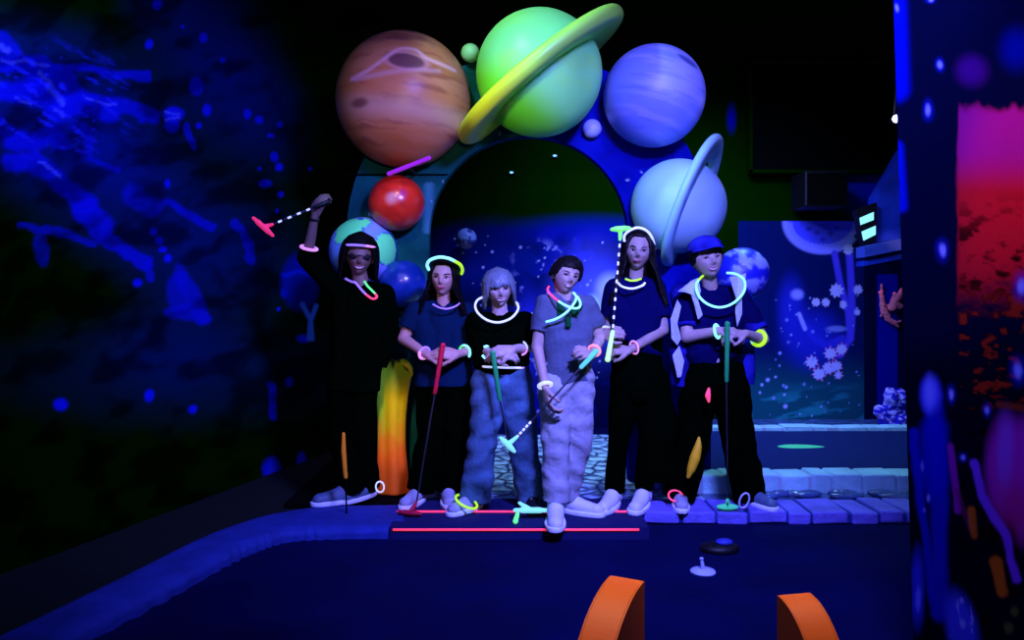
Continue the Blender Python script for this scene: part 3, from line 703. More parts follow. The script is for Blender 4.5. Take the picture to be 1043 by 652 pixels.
def red(u, v, d):
    n = fbm(u * 3 + 1, v * 3, 7); c = over(np.tile(np.array([.80, .03, .012]), (len(u), 1)), (.5, .01, .01), sm((n - .45) * 4) * .5)
    e = np.hypot(u - .35, v - .25) / .22; c = over(c, (.4, .01, .25), (1 - sm(e)) * .7); e = np.hypot(u + .04, v - .05) / .32; return over(c, (.85, .35, .35), (1 - sm(e)) * .9)  # pale pink spot is a highlight painted into the colour
planet('red_planet', 404, 207, 28.5, red, 'small bright red planet with a painted pink highlight, under the brown planet', m='shiny', embed=.6)
def ear(u, v, d):
    n = fbm(u * 1.7 + 6.3, v * 1.7 + 2, 71, 5); c = np.tile(np.array([.16, .28, .80]), (len(u), 1)); c = over(c, (.30, .28, .78), sm((fbm(u * 2, v * 2, 5) - .4) * 4) * .7)
    land = np.zeros(len(u))
    for (x, y, rx, ry) in ((-.28, .62, .42, .34), (.02, .80, .30, .16), (.74, .05, .26, .48), (-.55, .35, .15, .2), (.1, -.5, .35, .3)):
        land = np.maximum(land, 1.25 - np.hypot((u - x) / rx, (v - y) / ry) + .35 * (n - .5))
    c = over(c, (.02, .1, .35), ((land > .22) & (land <= .30)).astype(float)); c = over(c, (.14, .88, .30), (land > .30).astype(float))
    e = np.hypot((u - .0) / .09, (v - .92) / .035); return over(c, (.03, .08, .4), (e < 1).astype(float))
planet('globe', 370, 256, 34.5, ear, 'blue globe with bright green continents behind the head of the raised-arm child', embed=.3)
def bb(u, v, d): 
    n = fbm(u * 3, v * 3, 9); return over(np.tile(np.array([.004, .03, .22]), (len(u), 1)), (.02, .06, .4), sm((n - .4) * 3) * .6)
planet('deep_blue_planet', 410, 289, 24, bb, 'glossy deep blue planet on the left leg of the arch between two children', m='shiny', embed=.6)
def mott(u, v, d):
    n = fbm(u * 2.3 + 1, v * 2.3 + 4, 55, 5); c = np.tile(np.array([.012, .016, .55]), (len(u), 1)); return over(c, (.38, .40, .92), sm((n - .56) * 9) * .8)
mo, moc, mor = planet('mottled_planet', 756, 279, 27, mott, 'mottled blue and white planet behind the shoulder of the boy in the cap', embed=.5)
planet('small_green_planet', 479, 54, 9.5, solid((.35, .85, .25)), 'tiny green ball between the brown planet and the ringed green planet', embed=.8)
planet('small_pale_planet', 603, 131, 9.5, solid((.36, .38, .95)), 'tiny pale violet ball below the ringed green planet, by the blue planet', embed=.8)
def moon(u, v, d):
    n = fbm(u * 2.5 + 7, v * 2.5 + 2, 66, 4); c = np.tile(np.array([.30, .50, .75]), (len(u), 1)); c = over(c, (.45, .22, .30), sm(-(v + .1) * 2) * .8); return over(c, (.02, .04, .22), sm((n - .53) * 12) * .9)
o, mc, mr = planet('small_moon', 475, 243, 10.5, moon, 'small cratered moon ball seen through the arch on the dark back wall', Y=6.80)
mb = MB(); mb.cone(mc + Vector((0, mr * .9, 0)), (mc.x, 6.975, mc.z), .01, .01, 8, mi=0); link('bracket', mb.mesh('bracket'), 'black', o)
# support stubs joining balls to the arch panel or to its edge
mb = MB(); a = W(396, 177, 4.46); b = W(437, 161, 4.40); mb.cone(a, b, .012, .012, 12); o = link('neon_rod', mb.mesh('rod'), 'g_purple', origin=a); mb = MB(); mb.cone(a.lerp(b, .5), Vector(((a.x + b.x) / 2, YA + .03, (a.z + b.z) / 2)), .008, .008, 8); link('bracket', mb.mesh('br'), 'black', o); tag(o, 'short purple glowing rod slanting below the brown planet', 'light rod')

# upper wall fixtures and the blue structure at the right
def simple_box(name, c, d, m, label, cat, bev=.01, extra=None):
    c = Vector(c); mb = MB(); mb.box(c, d); o = link(name, mb.mesh(name), m, smooth=False, origin=c); bevel(o, bev)
    return tag(o, label, cat)
p = W(834, 195, 6.75); t = empty('wall_speaker', p, 'square black loudspeaker high on the back wall above the underwater mural', 'speaker')
mb = MB(); mb.box(p, (.36, .34, .30)); o = link('cabinet', mb.mesh('c'), 'black', t, smooth=False); bevel(o, .015)
mb = MB(); mb.box(p + Vector((0, -.172, 0)), (.32, .01, .26)); link('grille', mb.mesh('g'), 'matte', t, smooth=False)
p = W(835, 120, 6.9); t = empty('dark_wall_panel', p, 'large black panel on the upper back wall right of the arch', 'panel')
mb = MB(); mb.box(p, (1.22, .06, .92)); o = link('board', mb.mesh('c'), 'matte', t, smooth=False)
mb = MB()
for sx in (-1, 1): mb.box(p + Vector((sx * .61, -.01, 0)), (.03, .08, .98))
for sz in (-1, 1): mb.box(p + Vector((0, -.01, sz * .47)), (1.25, .08, .03))
link('frame', mb.mesh('f'), 'dark', t, smooth=False)
for (x, y, lab) in ((565, 159, 'tiny white indicator light through the arch, the upper right of two'), (521, 176, 'tiny white indicator light through the arch, the lower left of two')):
    p = W(x, y, 6.97); t = empty('indicator_light', p, lab, 'light', None)
    mb = MB(); mb.box(p, (.05, .03, .03)); link('housing', mb.mesh('h'), 'black', t, smooth=False)
    mb = MB(); mb.ell(p + Vector((0, -.018, 0)), (.016, .008, .009)); link('lens', mb.mesh('l'), 'g_cyan', t)
p = W(913, 121, 5.6); t = empty('spot_lamp', p, 'small bright white lamp beside the edge of the right partition', 'lamp')
M['lamp_white'] = glow('lamp_white', (.75, .8, 1), 3)
mb = MB(); mb.ell(p, (.028, .02, .028)); link('bulb', mb.mesh('b'), 'lamp_white', t)
mb = MB(); mb.cone(p + Vector((0, .01, 0)), p + Vector((.02, .09, .01)), .034, .028, 16, False, True); mb.cone(p + Vector((.02, .08, .01)), Vector((p.x + .1, 5.7, 3.5)), .008, .008, 8); link('housing', mb.mesh('h'), 'black', t)
l = bpy.data.lights.new('bulb_light', 'POINT'); l.energy = 5; l.color = (.4, .45, 1); l.shadow_soft_size = .03; lo = bpy.data.objects.new('bulb_light', l); COL.objects.link(lo); lo.location = p + Vector((-.02, -.08, 0))

M['beam'] = mat('blue_beam', (.012, .05, .42), .5, bump=.4, bscale=5, vary=.5, vscale=4)
M['beam2'] = mat('pale_blue_beam', (.06, .13, .5), .4, vary=.4, vscale=5)
p = W(905, 235, 6.3); t = empty('blue_hut_canopy', p, 'blue slanting canopy with two lit green windows behind the right partition', 'canopy')
def slat(pts, Y, dep, m, name):
    mb = MB(); mb.prism([W(x, y, Y) for x, y in pts], (0, dep, 0)); me = mb.mesh(name); o = link(name, me, m, t, smooth=False); return o
slat([(881, 251), (960, 235), (960, 246), (881, 262)], 6.1, .16, 'beam2', 'eave')
slat([(880, 266), (960, 251), (960, 256), (880, 271)], 6.12, .14, 'beam', 'eave')
slat([(872, 214), (893, 206), (893, 246), (880, 251)], 6.25, .08, 'black', 'window_box')
slat([(893, 200), (908, 175), (922, 150), (960, 150), (960, 236), (893, 247)], 6.30, .15, 'beam', 'roof_panel')
slat([(876, 222), (890, 216), (890, 224), (877, 229)], 6.24, .012, 'g_cyan', 'window_pane')
slat([(878, 236), (892, 230), (892, 239), (880, 245)], 6.24, .012, 'g_cyan', 'window_pane')
mb = MB()
for x_, z_ in ((3.02, 1.62), (3.2, 1.80)): mb.cone((x_, 6.35, z_), (x_, 7.0, z_), .02, .02, 10)
link('bracket', mb.mesh('br'), 'black', t)
mb = MB(); mb.cone(moc + Vector((0, mor * .6, 0)), (moc.x - .30, YA + .05, moc.z - .05), .02, .02, 10); link('bracket', mb.mesh('br'), 'black', mo)
# pink coral figures on the blue column
M['coral'] = mat('pink_coral', (.95, .22, .22), .7, bump=.5, bscale=40)
def coral(paths, Y, label):
    mb = MB()
    for pts in paths:
        P = [W(x, y, Y) for x, y, r in pts]; 
        for i in range(len(P) - 1): mb.cone(P[i], P[i + 1], pts[i][2] * Y / F, pts[i + 1][2] * Y / F, 12)
    me = mm(mb, .006, 3, .006, 3, 120); c = P[0]; o = link('pink_coral', me, 'coral', origin=c); return tag(o, label, 'coral')
coral([[(898, 290, 1.2), (898, 302, 2.2), (900, 316, 3.6), (905, 325, 3.2), (911, 329, 2.6), (915, 333, 1.4)], [(898, 302, 2), (895, 297, 1)], [(901, 318, 3), (897, 322, 1)], [(911, 329, 2), (917, 327, 1)]], 6.955, 'pink curved seahorse-like coral on the blue column, the left one of two')
coral([[(908, 314, 4), (912, 306, 4.5), (917, 300, 3)], [(910, 308, 3), (911, 298, 1.2)], [(915, 304, 3), (918, 294, 1.2)], [(908, 314, 3), (904, 311, 1.2)], [(912, 310, 4), (917, 312, 3)]], 6.955, 'pink spiky branching coral on the blue column, the right one of two')
# spotted coral rock
p = W(911, 420, 6.62); mb = MB(); rg = random.Random(3)
for i in range(26):
    mb.ell((p.x + rg.uniform(-.10, .10), p.y + rg.uniform(-.06, .06), .05 + rg.uniform(0, .25)), [rg.uniform(.03, .06)] * 3, None, 14, 10)
mb.box((p.x, p.y, .1), (.22, .12, .14))
me = mm(mb, .008, 3, .010, 8, 70); co = coords(me); n = fbm(co[:, 0] * 22 + 3, co[:, 2] * 22, 4); n2 = fbm(co[:, 0] * 50, co[:, 2] * 50 + co[:, 1] * 20, 6)
c = np.tile(np.array([.03, .02, .45]), (len(co), 1)); c = over(c, (.45, .42, 1), sm((n - .52) * 12)); c = over(c, (.6, .5, 1), sm((n2 - .62) * 12)); setpaint(me, c)
o = link('spotted_coral_rock', me, 'paint', origin=(p.x, p.y, .02)); tag(o, 'blue rock covered with pale violet spots at the right end of the far kerb', 'rock')
# ------------------------------------------------------------------ people
def skinmat(name, col): return mat(name, col, .5, spec=.35, vary=.06, vscale=30)
M['eye_white'] = mat('eye_white', (.8, .8, .85), .2, spec=.5)
M['iris'] = mat('iris', (.02, .012, .01), .15)
M['teeth'] = mat('teeth', (.85, .85, .9), .25)
M['lips'] = mat('lips', (.42, .09, .12), .45)
M['sole'] = mat('shoe_sole', (.8, .85, .95), .5)
M['white_shoe'] = mat('white_shoe', (.72, .76, .88), .5, bump=.15, bscale=60)
M['lace'] = mat('shoe_lace', (.7, .7, .95), .6)

def head_sculpt(x, y, z, H, fat=1.0):
    """unit direction -> point on the head, face towards -y"""
    s = H / .21
    X = .073 * x; Yv = .092 * y; Z = .105 * z
    if z < .1:
        k = min(1, (.1 - z) / 1.1); X *= 1 - .36 * k ** 1.3 + (fat - 1)
        if y > 0: Yv *= 1 - .45 * k
    if z > .1: X *= 1 + .05 * math.sin(min(1, (z - .1) / .9) * math.pi)
    if y < 0:
        Yv *= .93
        g = lambda cx, cz, rx, rz: math.exp(-((x - cx) / rx) ** 2 - ((z - cz) / rz) ** 2)
        ax = abs(x)
        nose_w = .10 + .05 * max(0, -(z + .02) * 3)
        Yv -= .021 * math.exp(-(x / nose_w) ** 2) * math.exp(-((z + .20) / .13) ** 2) + .010 * math.exp(-(x / .10) ** 2) * math.exp(-((z + .05) / .14) ** 2)
        Yv -= .005 * (g(.13, -.25, .07, .06) + g(-.13, -.25, .07, .06))
        Yv += .011 * (math.exp(-((ax - .40) / .17) ** 2 - ((z - .0) / .10) ** 2))
        Yv -= .004 * math.exp(-((ax - .36) / .25) ** 2 - ((z - .16) / .07) ** 2)
        Yv -= .007 * g(0, -.50, .30, .09); Yv += .004 * g(0, -.385, .2, .03); Yv += .004 * g(0, -.63, .3, .05)
        Yv -= .010 * g(0, -.82, .32, .14)
        Yv -= .005 * math.exp(-((ax - .45) / .18) ** 2 - ((z + .25) / .16) ** 2)
    return Vector((X * s, Yv * s, Z * s))

class Head:
    def __init__(s, c, H, yaw, pitch, roll, fat=1.0):
        s.c = Vector(c); s.H = H; s.fat = fat
        s.R = Euler((math.radians(pitch), math.radians(roll), math.radians(yaw)), 'XYZ').to_matrix()
        s.V = []; s.F = []; nu, nv = 96, 72
        for i in range(nv + 1):
            ph = math.pi * i / nv
            for j in range(nu):
                th = 2 * math.pi * j / nu; s.V.append(head_sculpt(math.sin(ph) * math.cos(th), math.sin(ph) * math.sin(th), math.cos(ph), H, fat))
        for i in range(nv):
            for j in range(nu): s.F.append((i * nu + j, (i + 1) * nu + j, (i + 1) * nu + (j + 1) % nu, i * nu + (j + 1) % nu))
        s.arr = np.array([tuple(v) for v in s.V])
    def w(s, p): return s.c + s.R @ Vector(p)
    def face(s, x, z, off=0.0):
        """local point on the face surface at x,z (fractions of H)"""
        X = x * s.H; Z = z * s.H; a = s.arr[s.arr[:, 1] < 0]; d = (a[:, 0] - X) ** 2 + (a[:, 2] - Z) ** 2
        k = np.argsort(d)[:4]; w = 1 / (d[k] + 1e-7); y = (a[k, 1] * w).sum() / w.sum()
        return Vector((X, y - off, Z))

def hand(mb, wr, d, n, thumb, curl, size=1.0, spread=.0, thumb_curl=30):
    """wrist, pointing direction, back-of-hand normal, thumb side (+1/-1 along d x n), curl degrees per joint"""
    d = Vector(d).normalized(); n = Vector(n); n = (n - d * n.dot(d)).normalized(); s = d.cross(n) * thumb
    q = size
    for k, off in enumerate((.026, .009, -.009, -.025)):
        off *= q; L = (.074, .078, .074, .068)[k] * q
        kn = wr + d * L + s * off; mb.cone(wr + s * off * .55 + d * .006, kn, .0125 * q, .0105 * q, 12)
        fl = (.036, .041, .038, .029)[k] * q; r = (.0085, .0088, .0083, .0075)[k] * q; a = curl * .8; p = kn
        sp = s * spread * (1.5 - k)
        for j in range(3):
            ang = math.radians(a); dd = (d * math.cos(ang) - n * math.sin(ang) + sp * (1 if j == 0 else .4)).normalized()
            p2 = p + dd * fl * (1, .66, .55)[j]; mb.cone(p, p2, r * (1, .93, .85)[j], r * (.93, .85, .75)[j], 10); p = p2; a += curl
    mb.cone(wr + d * .008 * q, wr + d * .06 * q, .016 * q, .015 * q, 12, flat=(s, 1.35))
    t0 = wr + s * .018 * q + d * .014 * q; ta = math.radians(thumb_curl)
    t1 = t0 + (s * .75 + d * .75 - n * .25).normalized() * .034 * q
    t2 = t1 + (s * .45 * math.cos(ta) + d * .85 - n * math.sin(ta) * 1.2).normalized() * .028 * q
    t3 = t2 + (d * .75 - s * .25 * math.sin(ta) - n * math.sin(ta) * 1.6).normalized() * .022 * q
    mb.cone(t0, t1, .013 * q, .0105 * q, 10); mb.cone(t1, t2, .0105 * q, .0092 * q, 10); mb.cone(t2, t3, .0092 * q, .0075 * q, 10)

def shoe(parent, heel, yaw, L=.23, m='white_shoe', sole='sole', laces='lace', high=.0, anch=None):
    """yaw: 0 = toes at the camera, positive = toes to the right of the picture"""
    R = Matrix.Rotation(math.radians(yaw), 3, 'Z'); h = Vector(heel)
    def T(x, y, z): return h + R @ Vector((x, -y, z))     # y forward from heel
    R = R @ Matrix.Diagonal((1.14, 1, 1)); up = MB(); s = L / .23
    up.cone(T(0, .030 * s, .048 * s), T(0, .085 * s, .050 * s), .034 * s, .034 * s, 18); up.cone(T(0, .085 * s, .046), T(.002, .185 * s, .028), .036 * s, .029 * s, 18)
    up.cone(T(0, .19 * s, .030), T(.004, .195 * s, .030), .030 * s, .028 * s, 18)
    up.cone(T(0, .035 * s, .05), T(0, .035 * s, .082 + high), .036 * s, .034 * s, 18); up.cone(T(0, .055 * s, .065), T(0, .11 * s, .055), .027 * s, .024 * s, 14)
    me = mm(up, .005, 5)
    co = coords(me); k = co[:, 2] < h.z + .012; co[k, 2] = h.z + .012; me.vertices.foreach_set('co', co.reshape(-1)); me.update()
    o = link('shoe', me, m, parent)
    so = MB(); ol = [(.0, -.006, .030), (.0, .04, .036), (.0, .10, .035), (.003, .16, .041), (.004, .20, .036), (.003, .225, .018)]
    N = 40; P = []
    for i in range(N):
        a = 2 * math.pi * i / N; y = .111 + .119 * math.cos(a); w = .033 + .009 * math.sin((y - .06) * 9)
        P.append(T(w * math.sin(a) * s * (abs(math.sin(a)) ** -.25 if abs(math.sin(a)) > .1 else 1) * .97, y * s, .0))
    so.prism(P, (0, 0, .024)); so_ = link('sole', so.mesh('sole'), sole, o); bevel(so_, .005)
    lc = MB()
    for i in range(4):
        y = (.085 + .024 * i) * s; z = .084 - .0085 * i
        lc.tube([T(-.022 * s, y, z - .013), T(-.008, y + .008, z), T(.008, y + .002, z), T(.022 * s, y + .008, z - .013)], .0028, 6)
    link('laces', lc.mesh('laces'), laces, o)
    return o

def seg(mb, pts, rs, n=18, flat=None, ra=True, rb=True):
    for i in range(len(pts) - 1): mb.cone(pts[i], pts[i + 1], rs[i], rs[i + 1], n, ra if i == 0 else True, rb if i == len(pts) - 2 else True, flat)

def person(label, Y, J, head, skin, hands, shirt, pants, seed=1, thin=1.0, hair=None, face=None, shoes=()):
    """J: joint -> (px, py, dY).  a = left in the picture, b = right"""
    P = {k: W(v[0], v[1], Y + v[2]) for k, v in J.items()}
    hc = P['head']; H = head['H']
    root = empty('person', Vector(((P['hip_a'].x + P['hip_b'].x) / 2, Y, 0)), label, 'person')
    sh = (P['sh_a'] + P['sh_b']) / 2; hp = (P['hip_a'] + P['hip_b']) / 2
    hd = Head(hc, H, head.get('yaw', 0), head.get('pitch', 0), head.get('roll', 0), head.get('fat', 1.0))
    t = thin; b = MB()
    # torso
    neck0 = sh + Vector((0, .012, .022)); neck1 = hd.w((0, .018, -.30 * H))
    b.cone(neck0, neck1, .043, .040, 18)
    b.cone(P['sh_a'], neck0 + Vector((-.02, 0, .0)), .040 * t, .040, 16); b.cone(P['sh_b'], neck0 + Vector((.02, 0, .0)), .040 * t, .040, 16)
    ca = sh.lerp(hp, .30); w = (P['sh_b'] - P['sh_a']) * .5
    for sg in (-1, 1):
        a = ca + w * sg * .50; h = hp.lerp(P['hip_b'] if sg > 0 else P['hip_a'], .8); wst = sh.lerp(hp, .72) + w * sg * .36
        b.cone(P['sh_b' if sg > 0 else 'sh_a'].lerp(sh, .25) + Vector((0, 0, -.035)), a, .050 * t, .078 * t, 18); b.cone(a, wst, .078 * t, .068 * t, 18); b.cone(wst, h + Vector((0, 0, .02)), .068 * t, .082 * t, 18)
    b.cone(sh + Vector((0, .0, -.05)), hp, .078 * t, .085 * t, 18)
    def arm(mb, s_, grow=0.0, t0=0, t1=1):
        seg(mb, [P['sh_' + s_], P['el_' + s_], P['wr_' + s_]], [.040 * t + grow, .031 * t + grow, .0205 * t + grow])
    def leg(mb, s_, g=0):
        seg(mb, [P['hip_' + s_], P['kn_' + s_], P['an_' + s_]], [.078 * t + g, .050 * t + g, .034 * t + g])
        an = P['an_' + s_]
        mb.cone(P['kn_' + s_].lerp(an, .1) + Vector((0, .012, 0)), P['kn_' + s_].lerp(an, .5) + Vector((0, .014, 0)), .036, .036, 12)
    for s_ in 'ab':
        arm(b, s_); leg(b, s_)
        an = P['an_' + s_]; yw = {k: v for k, v in shoes}.get(s_, {}).get('yaw', 0)
        fd = Matrix.Rotation(math.radians(yw), 3, 'Z') @ Vector((0, -1, 0))
        b.cone(Vector((an.x, an.y, .05)) , Vector((an.x, an.y, .04)) + fd * .10, .028, .02, 12, flat=None)
        b.cone(an, Vector((an.x, an.y, .05)), .032, .03, 12)
    b.add([hd.w(v) for v in hd.V], hd.F)
    for sx in (-1, 1):
        b.ell(hd.w((sx * .345 * H, .01, -.02 * H)), (.008, .017, .030), hd.R @ Matrix.Rotation(sx * .35, 3, 'Z'), 14, 10)
    for s_, hk in hands.items():
        hand(b, P['wr_' + s_], *hk)
    me = mm(b, .0036, 3); body = link('body', me, skin, root)
    # face
    f = face or {}
    if f.get('eyes', 1):
        for sx in (-1, 1):
            c = hd.face(sx * .150, .015); R = hd.R @ Matrix.Rotation(sx * .22, 3, 'Z')
            e = MB(); e.ell(hd.w(c + Vector((0, .0035, 0))), (.0125, .0065, .0062 * f.get('open', 1)), R, 16, 10)
            eo = link('eye', e.mesh('eye'), 'eye_white', root)
            g = f.get('gaze', 0) * .004
            e = MB(); e.ell(hd.w(c + Vector((g, -.0024, 0))), (.0052, .0016, .0052 * f.get('open', 1)), R, 12, 8); link('iris', e.mesh('iris'), 'iris', eo)
            e = MB()
            pts = [hd.w(hd.face(sx * .150 + k * .055, .015 + .036 * f.get('open', 1) * (1 - (k * .8) ** 2) - .0, .0022)) for k in (-1.1, -.5, 0, .5, 1.1)]
            e.tube(pts, .0016, 6); link('eyelash', e.mesh('lash'), 'iris', root)
            e = MB(); pts = [hd.w(hd.face(sx * (.065 + .17 * k), .085 + .030 * math.sin(k * 2.6), .0008)) for k in (0, .25, .5, .75, 1)]
            e.tube(pts, [.002, .0032, .0032, .0026, .001], 6); link('eyebrow', e.mesh('brow'), hair['m'] if hair and not f.get('brow') else f.get('brow', 'iris'), root)
    sm_ = f.get('smile', .02); wd = f.get('mouth_w', .115)
    def mouth(z0, up, r, mname, nm, op=0):
        e = MB(); pts = []
        for k in range(9):
            a = -1 + k / 4; pts.append(hd.w(hd.face(a * wd, z0 + sm_ * a * a + up * (1 - a * a), .0006)))
        e.tube(pts, [r * (.35 + .65 * (1 - (-1 + k / 4) ** 2)) for k in range(9)], 8); return link(nm, e.mesh(nm), mname, root)
    op = f.get('teeth', 0)
    mouth(-.265, .016 + op * .012, .0038, 'lips', 'upper_lip'); mouth(-.265, -.012 - op * .026, .0042, 'lips', 'lower_lip')
    if op: mouth(-.265, -.004 * op, .0046 * (.6 + op * .4), 'teeth', 'teeth')
    else: mouth(-.265, .003, .0014, 'iris', 'mouth_line')
    # clothes
    if shirt:
        g = shirt.get('grow', .014); s = MB(); hem = shirt.get('hem', 1.08); top = shirt.get('top', -.008)
        hq = sh + (hp - sh) * hem
        s.cone(P['sh_a'] + Vector((0, 0, top * .3)), neck0 + Vector((-.035, 0, top)), .040 * t + g, .046 + g * .5, 18); s.cone(P['sh_b'] + Vector((0, 0, top * .3)), neck0 + Vector((.035, 0, top)), .040 * t + g, .046 + g * .5, 18)
        for sg in (-1, 1):
            a = ca + w * sg * .50; h = hq + (P['hip_b'] if sg > 0 else P['hip_a'] ) - hp; wst = sh.lerp(hp, .72) + w * sg * (.36 + shirt.get('wide', 0))
            h = hq + (h - hq) * (.85 + shirt.get('wide', 0) * 2)
            s.cone(P['sh_b' if sg > 0 else 'sh_a'].lerp(sh, .25) + Vector((0, 0, -.04)), a, .050 * t + g, .080 * t + g, 18); s.cone(a, wst, .080 * t + g, .074 * t + g, 18); s.cone(wst, h, .074 * t + g, .086 * t + g, 18, True, False)
        s.cone(sh + Vector((0, 0, -.06)), hq, .082 * t + g, .090 * t + g, 20, True, False)
        for s_ in 'ab':
            L = shirt['sleeve'].get(s_, .6) if isinstance(shirt['sleeve'], dict) else shirt['sleeve']
            A, B_, C_ = P['sh_' + s_], P['el_' + s_], P['wr_' + s_]
            if L <= 1: s.cone(A, A.lerp(B_, L), .042 * t + g, (.042 + (.031 - .042) * L) * t + g * 1.25, 18, True, False)
            else: s.cone(A, B_, .042 * t + g, .032 * t + g, 18); s.cone(B_, B_.lerp(C_, L - 1), .032 * t + g, .027 * t + g * 1.0, 18, True, False)
        me = mm(s, .0045, 5, shirt.get('disp', .006), seed, shirt.get('freq', 22)); link(shirt.get('name', 'tshirt'), me, shirt['m'], root)
    if pants:
        g = pants.get('grow', .012); fl = pants.get('flare', .02); s = MB()
        s.cone(hp + Vector((-.0, 0, .07)), hp, .085 * t, .085 * t + g, 18)
        for sg, s_ in ((-1, 'a'), (1, 'b')):
            h, k, an = P['hip_' + s_], P['kn_' + s_], P['an_' + s_]; e = an + (an - k).normalized() * pants.get('len', .01)
            s.cone(hp.lerp(h, .8) + Vector((0, 0, .085)), h, .070 * t + g * .6, .080 * t + g, 18); s.cone(h, k, .080 * t + g, .052 * t + g + fl * .4, 20); s.cone(k, e, .052 * t + g + fl * .4, .040 * t + g + fl, 20, True, False)
        me = mm(s, .005, 5, pants.get('disp', .010), seed + 5, pants.get('freq', 18)); link('trousers', me, pants['m'], root)
    for s_, sp in shoes:
        an = P['an_' + s_]; yw = sp.get('yaw', 0); fd = Matrix.Rotation(math.radians(yw), 3, 'Z') @ Vector((0, -1, 0))
        heel = Vector((an.x, an.y, 0)) - fd * .045; shoe(root, heel, yw, sp.get('L', .22), sp.get('m', 'white_shoe'), sp.get('sole', 'sole'), sp.get('lace', 'lace'), sp.get('high', .0))
    # hair: cap over the skull plus many tapered locks
    if hair:
        s = MB(); q = H / .21; hm = hair['m']; rgh = random.Random(seed)
        s.ell(hd.w((0, .016 * q, .020 * q)), (.079 * q, .090 * q, .096 * q), hd.R, 30, 20)
        if hair.get('hang'): s.cone(hd.w((0, .045, 0)), hd.w((0, .06, hair['len'] * H * .75)), .06 * q, .075 * q, 20)
        L = hair.get('len', -.3) * H; frz = hair.get('fringe', .33) * H; part = hair.get('part', 0) * H; vol = hair.get('vol', 1.0); nl = hair.get('n', 110)
        for i in range(nl):
            az = 2 * math.pi * (i + rgh.uniform(-.3, .3)) / nl            # 0 = front
            front = math.cos(az); x0 = math.sin(az)
            end = L if front < .35 else (frz if front > .72 else frz + (L - frz) * ((.72 - front) / .37) ** .7)
            end += rgh.uniform(-.008, .008); pts = []; rs = []; K = 11
            wx_ = .084 * q * vol; wy = .098 * q * vol
            for k in range(K):
                u = k / (K - 1); z = .108 * q * vol + (end - .108 * q * vol) * u
                zz = z / (.108 * q * vol)
                if zz > .08: rr = math.sqrt(max(0, 1 - zz * zz)) 
                else: rr = 1.0 - .10 * min(1, (.08 - zz)) * hair.get('tuck', 1) + hair.get('flare', 0) * (.08 - zz)
                p_ = Vector((x0 * wx_ * rr + part * (1 - u) * .5, -front * wy * rr + .008, z)); p_ += Vector((rgh.uniform(-1, 1), rgh.uniform(-1, 1), 0)) * .0015
                pts.append(hd.w(p_)); rs.append((.0115 - .006 * u) * q)
            if hair.get('hang') and end < -.35 * H:    # long hair falls straight down from the jaw
                for k in range(K):
                    lz = .108 * q * vol + (end - .108 * q * vol) * k / (K - 1)
                    if lz < -.2 * H:
                        base = hd.w((x0 * wx_ * .95, -front * wy * .9 + .008, -.2 * H)); pts[k] = base + Vector((0, 0, lz + .2 * H)) + Vector((.006 * math.sin(k * .8 + i) + x0 * hair.get('spread', .25) * (-.2 * H - lz), -.004 * k * (1 if front > -.2 else 0), 0))
            s.tube(pts, rs, 8)
        me = mm(s, .0042, 2) if hair.get('fuse', 1) else s.mesh('hair')
        link('hair', me, hm, root)
    return root, P, hd

def ringpts(c, u, v, a0=0, a1=360, n=48):
    c, u, v = Vector(c), Vector(u), Vector(v)
    return [c + u * math.cos(math.radians(a0 + (a1 - a0) * i / n)) + v * math.sin(math.radians(a0 + (a1 - a0) * i / n)) for i in range(n + 1)]
def glowtube(name, pts, r, mats, label, cat, split=None, group=None):
    """split: list of (fraction, material index) along the tube"""
    mb = MB(); n = len(pts); mis = None
    if split:
        mis = []
        for i in range(n):
            f = i / (n - 1); k = 0
            for fr, mi in split:
                if f >= fr: k = mi
            mis.append(k)
    mb.tube(pts, r, 10, mis=mis); o = link(name, mb.mesh(name), mats, origin=pts[0]); return tag(o, label, cat, group)
def bracelet(P, s_, f, mats, label, r=.031, tr=.0055, span=(0, 360), split=None, tilt=0.0):
    e, w_ = P['el_' + s_], P['wr_' + s_]; d = (w_ - e).normalized(); c = e.lerp(w_, f)
    d = (d + Vector((0, 0, tilt))).normalized(); u = d.orthogonal().normalized(); v = d.cross(u)
    x = (Vector((0, -1, 0)) - d * -d.y).normalized() if abs(d.y) < .95 else u
    y = d.cross(x)
    return glowtube('glow_bracelet', ringpts(c, x * r, y * r, *span), tr, mats, label, 'bracelet', split)
def putter(gtop, gbot, foot, head_c, head_dir, gm, hm, label, L=.105, beads=None, flat=True, shaft_ext=0.0):
    gtop, gbot, foot, head_c = [Vector(k) for k in (gtop, gbot, foot, head_c)]
    t = empty('putter', foot, label, 'putter')
    mb = MB(); mb.cone(gbot, foot, .0045, .0042, 10); link('shaft', mb.mesh('s'), 'chrome', t)
    if beads:
        n, bm = beads; mb = MB()
        for i in range(n):
            mb = MB(); f = (i + .5) / n; p = gbot.lerp(foot, f); q = gbot.lerp(foot, f + .28 / n); mb.cone(p, q, .0055, .0055, 8)
            link('shaft_marking', mb.mesh('b'), bm, t)
    mb = MB(); d = (gbot - gtop).normalized(); mb.cone(gtop, gbot, .0135, .0105, 16); mb.ell(gtop, (.0145, .0145, .0145)); link('grip', mb.mesh('g'), gm, t)
    hdv = Vector(head_dir).normalized(); sd = (foot - gbot).normalized()
    side = hdv.cross(sd).normalized()
    mb = MB(); mb.cone(head_c - hdv * L / 2, head_c + hdv * L / 2, .016, .016, 16, flat=(sd, .62)); mb.cone(foot - sd * .03, head_c, .008, .013, 12)
    mb.cone(head_c - hdv * L * .28, head_c + hdv * L * .28, .020, .020, 16, flat=(sd, .7))
    link('head', mm(mb, .003, 2), hm, t); return t
